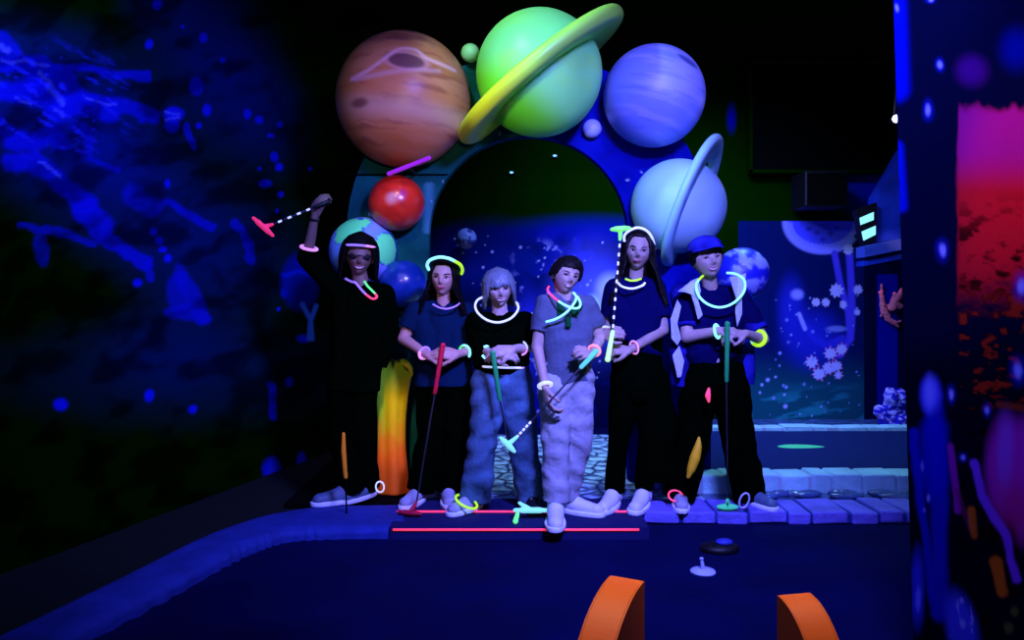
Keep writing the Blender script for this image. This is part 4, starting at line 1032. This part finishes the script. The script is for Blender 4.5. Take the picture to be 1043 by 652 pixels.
# ------------------------------------------------------------------ the six children
M['sk1'] = skinmat('skin_1', (.20, .12, .09)); M['sk2'] = skinmat('skin_2', (.50, .30, .24)); M['sk3'] = skinmat('skin_3', (.52, .38, .32))
M['sk4'] = skinmat('skin_4', (.46, .32, .25)); M['sk5'] = skinmat('skin_5', (.40, .28, .23)); M['sk6'] = skinmat('skin_6', (.48, .34, .29))
def cloth(n, c, **k): return mat(n, c, 1.0, bump=.35, bscale=40, spec=.0, **k)
M['black_cloth'] = cloth('black_cloth', (.0006, .0025, .0008)); M['black2'] = cloth('black_trousers', (.0005, .0020, .0007)); M['navy'] = cloth('navy_cloth', (.003, .014, .045)); M['navy2'] = cloth('dark_blue_cloth', (.003, .003, .05))
M['jeans'] = cloth('blue_jeans', (.06, .13, .22), vary=.4, vscale=10); M['beige'] = cloth('light_trousers', (.36, .38, .42), vary=.2, vscale=10); M['polo'] = cloth('violet_grey_polo', (.09, .11, .16))
M['polo_green'] = cloth('dark_green_collar', (.004, .07, .02)); M['jacket_white'] = cloth('pale_jacket_lining', (.50, .55, .75)); M['jacket'] = cloth('dark_blue_jacket', (.012, .012, .22), vary=.9, vscale=7)
M['hair_black'] = mat('black_hair', (.002, .002, .002), .6, spec=.08); M['hair_blonde'] = mat('blonde_hair', (.15, .19, .22), .35, spec=.6, vary=.25, vscale=25); M['hair_dark'] = mat('dark_brown_hair', (.006, .004, .005), .5, spec=.15)
M['grey_shoe'] = mat('blue_grey_shoe', (.08, .13, .22), .5, bump=.2, bscale=50); M['black_shoe'] = mat('black_shoe', (.004, .005, .008), .5); M['silver_shoe'] = mat('silver_shoe', (.38, .40, .50), .6, bump=.3, bscale=40)
M['cap'] = cloth('blue_cap', (.02, .02, .30), vary=.8, vscale=14); M['cuff'] = mat('violet_cuff', (.45, .25, .8), .7)
M['grip_red'] = mat('red_grip', (.65, .01, .04), .5); M['grip_green'] = mat('green_grip', (.02, .40, .10), .5); M['grip_cyan'] = glow('cyan_grip', (.10, .55, .50), .7); M['grip_yellow'] = glow('yellow_grip', (.45, .85, .25), .9)  # cyan and yellow grips get emission though they are no lamps
M['head_pink'] = glow('pink_putter_head', (.75, .03, .12), .75); M['head_green'] = glow('green_putter_head', (.2, .95, .12), .8); M['head_cyan'] = glow('cyan_putter_head', (.22, .72, .72), .8); M['head_red'] = mat('red_putter_head', (.55, .01, .04), .5)  # pink, green and cyan heads are given a glow of their own
M['head_teal'] = glow('teal_putter_head', (.04, .45, .22), .7)  # glow added to this putter head as well

# 1: raised arm, black clothes, sunglasses pushed on the face
root, P, hd = person('person in black clothes and dark glasses raising one arm with a pink putter', 4.25, {
    'head': (366, 262, 0), 'sh_a': (347, 299, .02), 'sh_b': (391, 300, 0), 'el_a': (313, 262, .0), 'wr_a': (321, 219, -.05), 'el_b': (398, 338, .05), 'wr_b': (384, 376, .02),
    'hip_a': (351, 388, 0), 'hip_b': (370, 388, 0), 'kn_a': (347, 445, 0), 'kn_b': (366, 445, .03), 'an_a': (360, 499, .02), 'an_b': (376, 495, .12)},
    {'H': .20, 'yaw': 12, 'pitch': 4, 'roll': 4}, 'sk1', {'a': ((.42, -.15, .9), (-.3, -.9, .2), -1, 42), 'b': ((-.05, -.1, -1), (.9, 0, 0), 1, 25)},
    {'m': 'black_cloth', 'sleeve': {'a': 1.18, 'b': 1.9}, 'grow': .02, 'hem': 1.1, 'wide': .0, 'name': 'sweatshirt'}, {'m': 'black2', 'grow': .01, 'flare': .016}, 3,
    hair={'m': 'hair_black', 'len': -.60, 'fringe': .32, 'vol': 1.26, 'flare': .1}, face={'eyes': 0, 'teeth': 1.2, 'smile': .05, 'mouth_w': .13},
    shoes=(('a', {'yaw': -62, 'm': 'grey_shoe', 'L': .275}), ('b', {'yaw': -35, 'm': 'grey_shoe', 'L': .255})))
H = .20
mb = MB()
for sx in (-1, 1): mb.ell(hd.w(hd.face(sx * .16, .02, .004)), (.026, .005, .019), hd.R @ Matrix.Rotation(sx * .25, 3, 'Z'), 20, 12)
mb.tube([hd.w(hd.face(-.05, .05, .006)), hd.w(hd.face(0, .06, .008)), hd.w(hd.face(.05, .05, .006))], .0025, 8)
for sx in (-1, 1): mb.tube([hd.w(hd.face(sx * .27, .06, .006)), hd.w((sx * .37 * H, -.02, .05 * H)), hd.w((sx * .38 * H, .03, .02 * H))], .0025, 8)
o = link('sunglasses', mb.mesh('sun'), 'black', root)
q = hd.w
pts = [q((math.sin(a) * .091, -math.cos(a) * .104 + .006, .052 + .012 * math.cos(a))) for a in [math.radians(-95 + 160 * i / 30) for i in range(31)]]
glowtube('glow_headband', pts, .0065, ['g_cyan', 'g_violet', 'g_rose'], 'violet and cyan glow headband on the brow of the person in black with raised arm', 'headband', [(0, 0), (.1, 1), (.7, 2)])
c = W(383, 301, 4.10)
pts = [W(x, y, 4.25 + d) for x, y, d in ((352, 284, .0), (358, 287, -.08), (362, 288, -.115), (368, 295, -.135), (374, 301, -.145), (380, 304.5, -.15), (384, 302, -.15), (380, 297, -.14), (374, 291, -.12), (371, 286, -.10))]
P2_ = []
for i in range(len(pts) - 1):
    for k in range(5): P2_.append(cr_(pts, (i + k / 5) / (len(pts) - 1)))
glowtube('glow_necklace', P2_, .0058, ['matte', 'g_violet', 'g_pink', 'g_green'], 'violet, pink and green glow necklace on the person in black', 'necklace', [(0, 1), (.42, 2), (.74, 3)])
bracelet(P, 'a', .22, ['g_rose'], 'violet pink glow bracelet near the elbow of the raised arm', r=.042, tr=.008)
mb = MB(); e, w_ = P['el_a'], P['wr_a']; d = (w_ - e).normalized(); mb.tube(ringpts(e.lerp(w_, .9), d.orthogonal().normalized() * .024, d.cross(d.orthogonal().normalized()) * .024, n=24), .006, 8); link('watch_strap', mb.mesh('w'), 'black', root)
hp_ = P['wr_a'] + Vector((.02, -.03, .04))
putter(W(334, 206, 4.17), W(320, 211, 4.15), W(272, 231, 4.1), W(268, 231, 4.1), (22, 0, -20), 'black', 'head_pink', 'putter with a pink head and dotted shaft held up in the raised hand', beads=(5, 'g_white'), L=.12)

# 2: girl in navy t-shirt with a green halo headband
root, P, hd = person('dark haired girl in a navy T-shirt with a green glow headband, hands clasped', 4.27, {
    'head': (452, 283, 0), 'sh_a': (424, 319, .02), 'sh_b': (480, 319, .02), 'el_a': (411, 345, .0), 'wr_a': (437, 363, -.17), 'el_b': (492, 352, .02), 'wr_b': (466, 361, -.17),
    'hip_a': (440, 392, 0), 'hip_b': (466, 392, 0), 'kn_a': (438, 448, 0), 'kn_b': (464, 448, 0), 'an_a': (428, 497, .0), 'an_b': (456, 497, .02)},
    {'H': .195, 'yaw': -6, 'pitch': 2, 'roll': 4}, 'sk2', {'a': ((1, -.35, .25), (0, -.8, .5), 1, 34), 'b': ((-1, -.35, .2), (0, -.8, .5), -1, 34)},
    {'m': 'navy', 'sleeve': .62, 'grow': .018, 'hem': 1.02}, {'m': 'black2', 'grow': .014, 'flare': .02}, 7,
    hair={'m': 'hair_black', 'len': -1.0, 'fringe': .40, 'vol': 1.05, 'hang': 1, 'spread': .32}, face={'smile': .03, 'gaze': -.8, 'open': 1.15},
    shoes=(('a', {'yaw': -22, 'm': 'silver_shoe', 'L': .25}), ('b', {'yaw': 8, 'm': 'silver_shoe', 'L': .25})))
pts = [W(x, y, 4.27 + d) for x, y, d in ((437, 275, -.04), (435, 270, -.06), (438, 265, -.09), (447, 262, -.115), (456, 263, -.115), (463, 266, -.10), (469, 270, -.07), (471, 275, -.03), (470, 279, 0))]
P2_ = [cr_(pts, i / 50) for i in range(51)]
glowtube('glow_headband', P2_, .0085, ['g_cyan', 'g_yellow'], 'cyan to yellow green glow headband like a halo on the dark haired girl in navy', 'headband', [(0, 0), (.62, 1)])
pts = [W(x, y, 4.27 + d) for x, y, d in ((441, 310, -.075), (448, 313.5, -.115), (456, 314.5, -.125), (464, 312, -.11), (468, 309, -.08))]
glowtube('glow_necklace', [cr_(pts, i / 24) for i in range(25)], .0042, ['g_violet'], 'thin violet glow necklace on the girl in the navy T-shirt', 'necklace')
bracelet(P, 'a', .82, ['g_rose', 'g_violet'], 'pinkish violet glow bracelet on the wrist at left of the girl in navy', r=.031, tr=.0075, split=[(0, 0), (.5, 1)])
bracelet(P, 'b', .72, ['g_cyan', 'g_green'], 'cyan green glow bracelet on the wrist at right of the girl in navy', r=.034, tr=.0065, split=[(0, 0), (.55, 1)], span=(-60, 200))
putter(W(451, 352, 4.05), W(443, 400, 4.06), Vector((W(424, 512, 4.05).x, 4.02, .03)), Vector((W(418, 514, 4.0).x, 3.98, .018)), (1, -.35, 0), 'grip_red', 'head_red', 'putter with a red grip and red head standing before the girl in navy')

# 3: blonde bob
root, P, hd = person('smiling blonde girl with a bob in a black T-shirt and blue jeans', 4.12, {
    'head': (508, 294, 0), 'sh_a': (485, 329, .02), 'sh_b': (534, 329, .02), 'el_a': (489, 354, .04), 'wr_a': (501, 361, -.14), 'el_b': (541, 353, .04), 'wr_b': (522, 356, -.15),
    'hip_a': (499, 390, 0), 'hip_b': (524, 390, 0), 'kn_a': (492, 447, -.02), 'kn_b': (532, 447, 0), 'an_a': (484, 506, .0), 'an_b': (541, 504, .04)},
    {'H': .195, 'yaw': 8, 'pitch': 6, 'roll': -4}, 'sk3', {'a': ((1, -.3, .1), (0, -.75, .6), 1, 36), 'b': ((-1, -.3, -.1), (0, -.75, .6), -1, 30)},
    {'m': 'black_cloth', 'sleeve': .95, 'grow': .020, 'hem': .80, 'wide': .03, 'top': -.02}, {'m': 'jeans', 'grow': .016, 'flare': .024, 'disp': .013, 'freq': 34}, 11, hair={'m': 'hair_blonde', 'len': -.50, 'fringe': .10, 'vol': 1.04, 'flare': .12, 'n': 130, 'fuse': 0},
    face={'teeth': 1.3, 'smile': .05, 'mouth_w': .12, 'open': .8, 'brow': 'hair_blonde'},
    shoes=(('a', {'yaw': -40, 'm': 'silver_shoe', 'L': .25}), ('b', {'yaw': 5, 'm': 'black_shoe', 'sole': 'black', 'L': .24})))
c = W(507, 322, 4.06)
pts = [W(x, y, 4.12 + d) for x, y, d in ((491, 303, .0), (486, 306, -.06), (484, 312, -.10), (487, 319, -.125), (496, 326, -.14), (507, 328.5, -.145), (517, 326, -.14), (524, 321, -.13), (528, 314, -.11), (526, 308, -.07))]
glowtube('glow_necklace', [cr_(pts, i / 50) for i in range(51)], .0058, ['g_white'], 'wide white glow necklace on the blonde girl', 'necklace')
c = (P['hip_a'] + P['hip_b']) / 2 + Vector((0, 0, .083))
glowtube('glow_belt', ringpts(c, (-.125, 0, .004), (0, -.125, .008), -10, 190, 40), .0055, ['g_pink', 'g_white', 'g_rose'], 'white glow tube round the waist of the blonde girl, pink at one end', 'belt', [(0, 0), (.25, 1), (.75, 2)])
bracelet(P, 'a', .80, ['g_cyan'], 'pale cyan glow bracelet hanging open on the wrist at left of the blonde girl', r=.042, tr=.0065, span=(-40, 240), tilt=.9)
bracelet(P, 'b', .55, ['g_white', 'g_rose'], 'white and rose glow bracelet on the wrist at right of the blonde girl', r=.034, tr=.005, split=[(0, 0), (.5, 1)])
putter(W(502, 360, 3.90), W(509, 407, 3.92), Vector((W(530, 503, 3.97).x, 3.94, .05)), Vector((W(541, 504, 3.95).x, 3.93, .045)), (1, 0, 0), 'grip_green', 'head_cyan', 'putter with a green grip and cyan bar head standing before the blonde girl', L=.15)
a = Vector((P['an_a'].x, P['an_a'].y, .05))
glowtube('glow_anklet', ringpts(W(475, 511, 4.02), (.055, -.02, -.018), (0, -.055, -.012), -40, 220, 40), .006, ['g_yellow'], 'yellow green glow ring round the ankle at left of the blonde girl', 'anklet')
mb = MB(); mb.cone((W(527, 509, 3.86).x, 3.86, .045), (W(525, 520, 3.86).x, 3.855, .012), .010, .013, 14); o = link('glow_toggle', mb.mesh('t'), 'g_green', origin=(W(526, 515, 3.86).x, 3.86, 0)); tag(o, 'short green glowing stub hanging under the cyan putter head', 'glow stick')

# 4: boy in polo
root, P, hd = person('dark haired boy in a violet grey polo with dark green collar and light trousers', 3.98, {
    'head': (576, 281, 0), 'sh_a': (555, 309, -.02), 'sh_b': (598, 311, .04), 'el_a': (547, 353, -.04), 'wr_a': (556, 396, -.15), 'el_b': (611, 345, .05), 'wr_b': (602, 364, -.11),
    'hip_a': (567, 386, 0), 'hip_b': (587, 386, 0), 'kn_a': (566, 445, -.05), 'kn_b': (589, 447, .02), 'an_a': (566, 508, -.05), 'an_b': (576, 503, .08)},
    {'H': .185, 'yaw': 20, 'pitch': 4, 'roll': 12}, 'sk4', {'a': ((.15, -.25, -1), (-1, -.3, 0), -1, 38), 'b': ((-.25, -.55, .25), (.5, -.6, .6), 1, 50)},
    {'m': 'polo', 'sleeve': .66, 'grow': .016, 'hem': 1.04, 'wide': -.03, 'name': 'polo_shirt', 'disp': .013, 'freq': 30}, {'m': 'beige', 'grow': .018, 'flare': .012, 'disp': .010, 'freq': 40}, 15, .95,
    hair={'m': 'hair_dark', 'len': -.05, 'fringe': .26, 'vol': 1.05, 'part': .2}, face={'teeth': .8, 'smile': .03, 'open': .85, 'mouth_w': .10},
    shoes=(('a', {'yaw': -4, 'L': .28}), ('b', {'yaw': 62, 'L': .26})))
# collar and placket
nk = (P['sh_a'] + P['sh_b']) / 2
mb = MB()
for sx in (-1, 1):
    A_ = nk + Vector((sx * .012, -.078, -.045)); pl = [nk + Vector((sx * .060, .0, .035)), nk + Vector((sx * .050, -.05, .020)), nk + Vector((sx * .006, -.086, -.030)), nk + Vector((sx * .045, -.088, -.065)), nk + Vector((sx * .078, -.045, -.015)), nk + Vector((sx * .082, .01, .008))]
    mb.prism(pl, (0, -.006, .003))
o = link('collar', mb.mesh('collar'), 'polo_green', root, smooth=False)
mb = MB(); mb.box(nk + Vector((.004, -.104, -.085)), (.026, .008, .05), Matrix.Rotation(-.12, 3, 'X')); o = link('placket', mb.mesh('p'), 'polo_green', root, smooth=False); bevel(o, .003)
Yn = 3.98
pts = [W(x, y, Yn + d) for x, y, d in ((559, 292, .02), (558, 296, -.04), (564, 303, -.095), (574, 310, -.125), (584, 314, -.13), (590, 313, -.125), (591, 308, -.115), (588, 302, -.105))]
pts2 = [W(x, y, Yn + d) for x, y, d in ((584, 298, -.09), (587, 303, -.112), (584, 310, -.13), (576, 319, -.14), (566, 325, -.13), (556, 328, -.115))]
glowtube('glow_necklace', [cr_(pts, i / 50) for i in range(51)], .0055, ['g_pink', 'g_cyan'], 'cyan glow necklace with a pink end on the boy in the polo', 'necklace', [(0, 0), (.36, 1)])
glowtube('glow_stick', [cr_(pts2, i / 40) for i in range(41)], .0055, ['g_cyan'], 'cyan glow stick crossing the chest of the boy in the polo', 'glow stick')
bracelet(P, 'a', .92, ['g_white'], 'thick white glow bracelet on the lowered arm of the boy in the polo', r=.030, tr=.0095)
bracelet(P, 'b', .65, ['g_salmon'], 'salmon glow bracelet on the bent arm of the boy in the polo', r=.030, tr=.0058)
putter(W(607, 358, 3.80), W(592, 374, 3.79), W(522, 450, 3.74), W(517, 453, 3.74), (16, 0, -16), 'grip_cyan', 'head_cyan', 'putter with a cyan head held slanting across the legs of the boy in the polo', beads=None, L=.075)
mb = MB()
A_, B_ = W(592, 374, 3.79), W(522, 450, 3.74)
o = bpy.data.objects['putter.003']
for i in range(5): mb = MB(); mb.cone(A_.lerp(B_, .74 + .045 * i), A_.lerp(B_, .758 + .045 * i), .0055, .0055, 8); link('shaft_marking', mb.mesh('m'), 'g_white', o)

# 5: tall girl with long hair and an upright putter
root, P, hd = person('long haired girl in dark clothes with a white headband, holding a putter upright', 4.17, {
    'head': (650, 256, 0), 'sh_a': (627, 294, .02), 'sh_b': (668, 294, .02), 'el_a': (619, 333, .06), 'wr_a': (616, 341, -.14), 'el_b': (675, 336, -.03), 'wr_b': (641, 357, -.14),
    'hip_a': (638, 385, 0), 'hip_b': (661, 385, 0), 'kn_a': (631, 440, 0), 'kn_b': (662, 442, 0), 'an_a': (626, 498, .02), 'an_b': (656, 497, .02)},
    {'H': .20, 'yaw': -8, 'pitch': 2, 'roll': 5}, 'sk5', {'a': ((.55, -.6, .2), (-.6, -.7, .3), 1, 72), 'b': ((-1, -.15, .1), (.1, -.7, .7), -1, 72)},
    {'m': 'navy2', 'sleeve': .72, 'grow': .018, 'hem': .66, 'wide': -.04}, {'m': 'black2', 'grow': .009, 'flare': .0}, 21,
    hair={'m': 'hair_dark', 'len': -1.35, 'fringe': .42, 'vol': 1.05, 'hang': 1, 'n': 120, 'spread': .3}, face={'smile': .02, 'open': .9},
    shoes=(('a', {'yaw': -26, 'L': .27}), ('b', {'yaw': -24, 'L': .27})))
# loose black tunic over the trousers, upper part stands for shade on the tee
mb = MB(); hp = (P['hip_a'] + P['hip_b']) / 2; shm = (P['sh_a'] + P['sh_b']) / 2
for sg in (-1, 1): mb.cone(shm.lerp(hp, .5) + Vector((sg * .042, 0, 0)), hp + Vector((sg * .045, 0, 0)), .090, .098, 20)
mb.cone(hp + Vector((0.01, .03, .06)), hp + Vector((.01, .01, -.05)), .10, .12, 22); mb.cone(P['hip_b'] + Vector((.02, 0, .0)), P['kn_b'] + Vector((.05, .02, 0)), .085, .105, 20); mb.cone(P['kn_b'] + Vector((.05, .02, 0)), P['an_b'] + Vector((.065, .03, .05)), .105, .10, 20, True, False)
link('tunic_and_shade', mm(mb, .006, 5, .012, 33, 18), 'black_cloth', root)
pts = [W(x, y, 4.17 + d) for x, y, d in ((636, 246, -.06), (636, 240, -.07), (641, 235, -.08), (649, 232, -.085), (657, 234, -.08), (663, 240, -.06), (666, 248, -.03), (667, 254, 0))]
glowtube('glow_headband', [cr_(pts, i / 40) for i in range(41)], .0068, ['g_white'], 'white violet glow headband arching over the long haired girl', 'headband')
pts = [W(x, y, 4.17 + d) for x, y, d in ((628, 287, -.045), (634, 292, -.105), (644, 294, -.12), (654, 291, -.11), (657, 288, -.10))]
glowtube('glow_necklace', [cr_(pts, i / 24) for i in range(25)], .0058, ['g_white'], 'pale violet glow necklace low on the chest of the long haired girl', 'necklace')
pts = [W(x, y, 4.17 + d) for x, y, d in ((637, 284, -.11), (642, 285.8, -.12), (648, 285.5, -.12), (653, 284, -.11))]
glowtube('glow_choker', [cr_(pts, i / 16) for i in range(17)], .005, ['g_yellow'], 'short yellow green glow choker above the violet necklace of the long haired girl', 'necklace')
bracelet(P, 'a', .72, ['g_white'], 'pale violet glow bracelet on the upper wrist of the long haired girl', r=.031, tr=.005)
bracelet(P, 'b', .86, ['g_rose'], 'rose violet glow bracelet on the lower hand of the long haired girl', r=.033, tr=.0045, tilt=.25)
putter(W(619, 366, 3.95), W(624, 338, 3.95), W(632, 238, 3.96), W(632, 233, 3.96), (1, 0, .08), 'grip_yellow', 'head_green', 'upright putter with a green head and dotted shaft held by the long haired girl', beads=(11, 'g_white'), L=.075)

# 6: boy in a cap
root, P, hd = person('smiling boy in a blue cap and open dark jacket with pale lining', 4.22, {
    'head': (720, 264, -.02), 'sh_a': (697, 303, .02), 'sh_b': (752, 303, .04), 'el_a': (700, 343, -.07), 'wr_a': (733, 337, -.17), 'el_b': (777, 346, -.02), 'wr_b': (759, 340, -.17),
    'hip_a': (713, 390, 0), 'hip_b': (742, 390, 0), 'kn_a': (706, 446, 0), 'kn_b': (752, 446, 0), 'an_a': (692, 505, .0), 'an_b': (763, 505, .02)},
    {'H': .215, 'yaw': 6, 'pitch': -2, 'roll': -9, 'fat': 1.07}, 'sk6', {'a': ((1, -.3, -.05), (0, -.5, .85), 1, 42), 'b': ((-1, -.3, .05), (0, -.5, .85), -1, 42)},
    {'m': 'navy2', 'sleeve': .7, 'grow': .018, 'hem': .62, 'wide': .0}, {'m': 'black2', 'grow': .018, 'flare': .03}, 27, 1.08,
    hair={'m': 'hair_dark', 'len': -.08, 'fringe': .36, 'vol': .95}, face={'smile': .045, 'open': .8, 'teeth': .7, 'mouth_w': .13},
    shoes=(('a', {'yaw': -8, 'm': 'silver_shoe', 'L': .25}), ('b', {'yaw': 24, 'm': 'grey_shoe', 'L': .25})))
mb = MB(); hp = (P['hip_a'] + P['hip_b']) / 2; shm = (P['sh_a'] + P['sh_b']) / 2
for sg in (-1, 1): mb.cone(shm.lerp(hp, .5) + Vector((sg * .055, 0, 0)), hp + Vector((sg * .06, 0, -.04)), .092, .105, 20, True, False)
link('torso_shade', mm(mb, .006, 5, .010, 35, 18), 'black_cloth', root)  # added black layer standing for the shade below his T-shirt
# cap with peak
mb = MB(); H = .215
def capf(a, b):
    th = a * 2 * math.pi; ph = b * math.pi * .52; return hd.w((.088 * math.sin(ph) * math.cos(th), .102 * math.sin(ph) * math.sin(th) + .004, .055 + .068 * math.cos(ph)))
mb.grid(capf, 40, 14, True); o = link('cap', mb.mesh('cap'), 'cap', root); s_ = o.modifiers.new('s', 'SOLIDIFY'); s_.thickness = .004
mb = MB()
def brim(a, b):
    th = math.radians(-160 + 140 * a); r = 1 + .42 * b * math.sin(math.pi * a) ** .6; return hd.w((.086 * math.cos(th) * (1 + .05 * b), .100 * math.sin(th) * r, .054 - .004 * b - .012 * b * abs(2 * a - 1)))
mb.grid(brim, 24, 5); bo = link('peak', mb.mesh('peak'), 'cap', o); s_ = bo.modifiers.new('s', 'SOLIDIFY'); s_.thickness = .005
# jacket: two open fronts, sleeves, folded pale lapels
mb = MB(); t_ = P
for s_k, sg in (('a', -1), ('b', 1)):
    S = P['sh_' + s_k]; hpz = (P['hip_a'] if sg < 0 else P['hip_b'])
    mb.cone(S + Vector((sg * .004, .02, .005)), S.lerp(P['el_' + s_k], .80), .066, .060, 20, True, False)
    mb.cone(S + Vector((-sg * .02, .03, -.03)), S + Vector((sg * .01, .02, -.20)), .070, .074, 20); mb.cone(S + Vector((sg * .01, .02, -.20)), hpz + Vector((sg * .085, .03, -.02)), .074, .066, 20, True, False)
mb.cone(P['sh_a'] + Vector((.02, .06, .0)), P['sh_b'] + Vector((-.02, .06, .0)), .055, .055, 18)
mb.cone(P['sh_a'] + Vector((.03, .07, -.25)), P['sh_b'] + Vector((-.03, .07, -.25)), .07, .07, 18)
jk = link('jacket', mm(mb, .006, 5, .010, 41, 18), 'jacket', root)
Yj = 4.22
def sheet(pts, name, m, parent, th=.008):
    mb = MB(); mb.prism([W(x, y, Yj + d) for x, y, d in pts], (0, th, 0)); o = link(name, mb.mesh(name), m, parent, smooth=False); bevel(o, .003); return o
sheet([(711, 283, -.05), (704, 286, -.09), (697, 292, -.10), (690, 297, -.10), (698, 298, -.115), (706, 301, -.125), (712, 306, -.13), (714, 296, -.12)], 'lapel', 'jacket_white', jk)
sheet([(704, 300, -.13), (711, 305, -.135), (716, 321, -.145), (711, 326, -.14), (708, 313, -.135)], 'lapel', 'jacket_white', jk)
sheet([(743, 282, -.06), (752, 282, -.09), (760, 278, -.09), (759, 290, -.11), (756, 305, -.12), (756, 320, -.125), (751, 333, -.13), (749, 318, -.13), (750, 305, -.125)], 'lapel', 'jacket_white', jk)
sheet([(690, 305, -.07), (683, 325, -.07), (684, 345, -.065), (690, 352, -.06), (694, 345, -.07), (690, 330, -.075), (694, 312, -.08)], 'sleeve_panel', 'jacket_white', jk)
sheet([(692, 352, -.08), (685, 362, -.08), (690, 385, -.08), (694, 384, -.085), (697, 368, -.09)], 'hem_panel', 'jacket_white', jk)
c = W(733, 299, 4.10)
pts = [W(x, y, 4.22 + d) for x, y, d in ((716, 281, -.055), (712, 285, -.10), (709, 291, -.125), (711, 300, -.15), (718, 308, -.165), (728, 312.5, -.17), (738, 312.5, -.17), (748, 308, -.165), (756, 300, -.15), (759, 292, -.135), (757, 284, -.11), (749, 279, -.075), (740, 278, -.055))]
glowtube('glow_necklace', [cr_(pts, i / 70) for i in range(71)], .0062, ['g_yellow', 'g_cyan'], 'large cyan glow necklace with a green end on the boy in the cap', 'necklace', [(0, 0), (.1, 1)])
bracelet(P, 'a', .92, ['g_cyan'], 'cyan glow bracelet on the wrist at left of the boy in the cap', r=.034, tr=.0075)
bracelet(P, 'b', .25, ['g_cyan', 'g_yellow'], 'thick yellow green glow bracelet on the wrist at right of the boy in the cap', r=.038, tr=.010, split=[(0, 1), (.5, 0), (.65, 1)])
putter(W(741, 330, 3.99), W(740, 388, 4.0), Vector((W(741, 508, 4.06).x, 4.06, .035)), Vector((W(741, 517, 4.08).x, 4.08, .022)), (1, 0, 0), 'grip_green', 'head_teal', 'putter with a dark green grip and teal head standing before the boy in the cap', L=.08)
glowtube('glow_anklet', ringpts(W(688, 505, 4.12), (.036, 0, 0), (0, -.025, -.022), 0, 360, 40), .0048, ['g_pink'], 'pink glow ring on the ankle at left of the boy in the cap', 'anklet')
glowtube('shoe_lace_loop', ringpts(W(758, 510, 4.05), (.024, 0, .0), (.006, -.01, .04), 0, 360, 30), .005, ['lace'], 'pale loose lace loop standing on the shoe of the boy in the cap', 'lace')
glowtube('glow_ring', ringpts(W(387, 496, 4.26), (.022, 0, 0), (.0, -.006, .03), 0, 360, 30), .0042, ['g_white'], 'small white violet glow ring on the shoe at right of the person in black', 'ring')

# ------------------------------------------------------------------ props behind the children
M['cutout'] = mat('cutout_paint', (1, 1, 1), .5, attr=True)
YC = 4.50
# yellow to orange curved stump, hollow topped with a hooked lip
def stump(a, b):
    th = a * 2 * math.pi; y = 502 - 131 * b
    cx = 400 - 1.5 * math.sin(b * 3.1) ; rx = (18.5 - 5.0 * math.sin(b * math.pi) + 2.5 * (b - .5)) * YC / F
    x = W(cx, y, YC).x + rx * math.cos(th); ridge = .007 * math.cos(th * 5 + .6)
    top = 0
    if b > .8: k = (b - .8) / .2; top = k * (.030 * math.cos(th * 2 - 2.6) + .012 * math.sin(th * 3))
    return Vector((x + ridge * math.cos(th), YC + (rx * .62 + ridge) * math.sin(th), 1.11 - (y - 300) * YC / F + top))
mb = MB(); mb.grid(stump, 90, 70, True); me = mb.mesh('stump'); co = coords(me); px, py = proj(co); n = fbm(px / 8, py / 14, 3)
c = np.tile(np.array([.30, .62, .01]), (len(co), 1)); c = over(c, (.85, .62, .0), sm((px - 385) / 14) * sm((py - 378) / 30)); c = over(c, (.95, .15, .004), sm((py - 412 + 24 * (n - .5)) / 55)); c = over(c, (.06, .5, .02), sm((392 - px) / 10) * sm((430 - py) / 50) * .9)
setpaint(me, c); me.transform(Matrix.Translation((0, 0, -.0)))
o = link('flame_stump', me, 'cutout', origin=W(402, 502, YC)); s_ = o.modifiers.new('s', 'SOLIDIFY'); s_.thickness = .012; tag(o, 'tall yellow and orange hollow stump with a ragged lip between two children', 'stump')
st = o
for (pts) in (((412, 371, 2.2), (417, 375, 2.0), (419.5, 381, 1.6), (417, 386, .8)), ((384, 372, 3.0), (381, 369, 2.2), (379, 368, 1.0))):
    mb = MB()
    for i in range(len(pts) - 1): mb.cone(W(pts[i][0], pts[i][1], YC - .07), W(pts[i + 1][0], pts[i + 1][1], YC - .07), pts[i][2] * YC / F, pts[i + 1][2] * YC / F, 12)
    me = mm(mb, .003, 3); setpaint(me, np.tile(np.array([.55, .62, .01]), (len(me.vertices), 1))); link('lip', me, 'cutout', st)
def banana(name, pts, Y, m, label, cat):
    mb = MB()
    for i in range(len(pts) - 1): mb.cone(W(pts[i][0], pts[i][1], Y), W(pts[i + 1][0], pts[i + 1][1], Y), pts[i][2] * Y / F, pts[i + 1][2] * Y / F, 16)
    me = mm(mb, .004, 4); o = link(name, me, m, origin=W(pts[-1][0], pts[-1][1], Y)); return tag(o, label, cat)
M['yellow'] = mat('yellow_paint', (.95, .55, .01), .5); M['amber'] = mat('amber_paint', (.9, .32, .01), .5)
banana('yellow_pod', [(712, 446, 1.5), (711, 455, 4), (708, 466, 5.5), (704, 478, 4.5), (701, 486, 2)], 3.98, 'yellow', 'yellow banana shaped pod between the legs of the boy in the cap', 'pod')
t = empty('amber_stake', Vector((W(352, 500, 4.02).x, 4.02, 0)), 'thin amber upright stake in front of the leg of the person in black', 'stake')
mb = MB(); mb.cone(W(350, 442, 4.02), W(350, 460, 4.02), .009, .013, 12); mb.cone(W(350, 460, 4.02), W(352, 486, 4.02), .013, .011, 12); link('rod', mm(mb, .003, 3), 'amber', t)
mb = MB(); mb.cone(W(352, 484, 4.02), Vector((W(353, 500, 4.02).x, 4.02, .004)), .005, .004, 10); link('spike', mb.mesh('sp'), 'matte', t)
banana('pink_tag', [(722, 396, 1.5), (721, 403, 3), (722, 409, 1.5)], 4.02, 'g_pink', 'small pink glowing tag hanging at the thigh of the boy in the cap', 'tag')
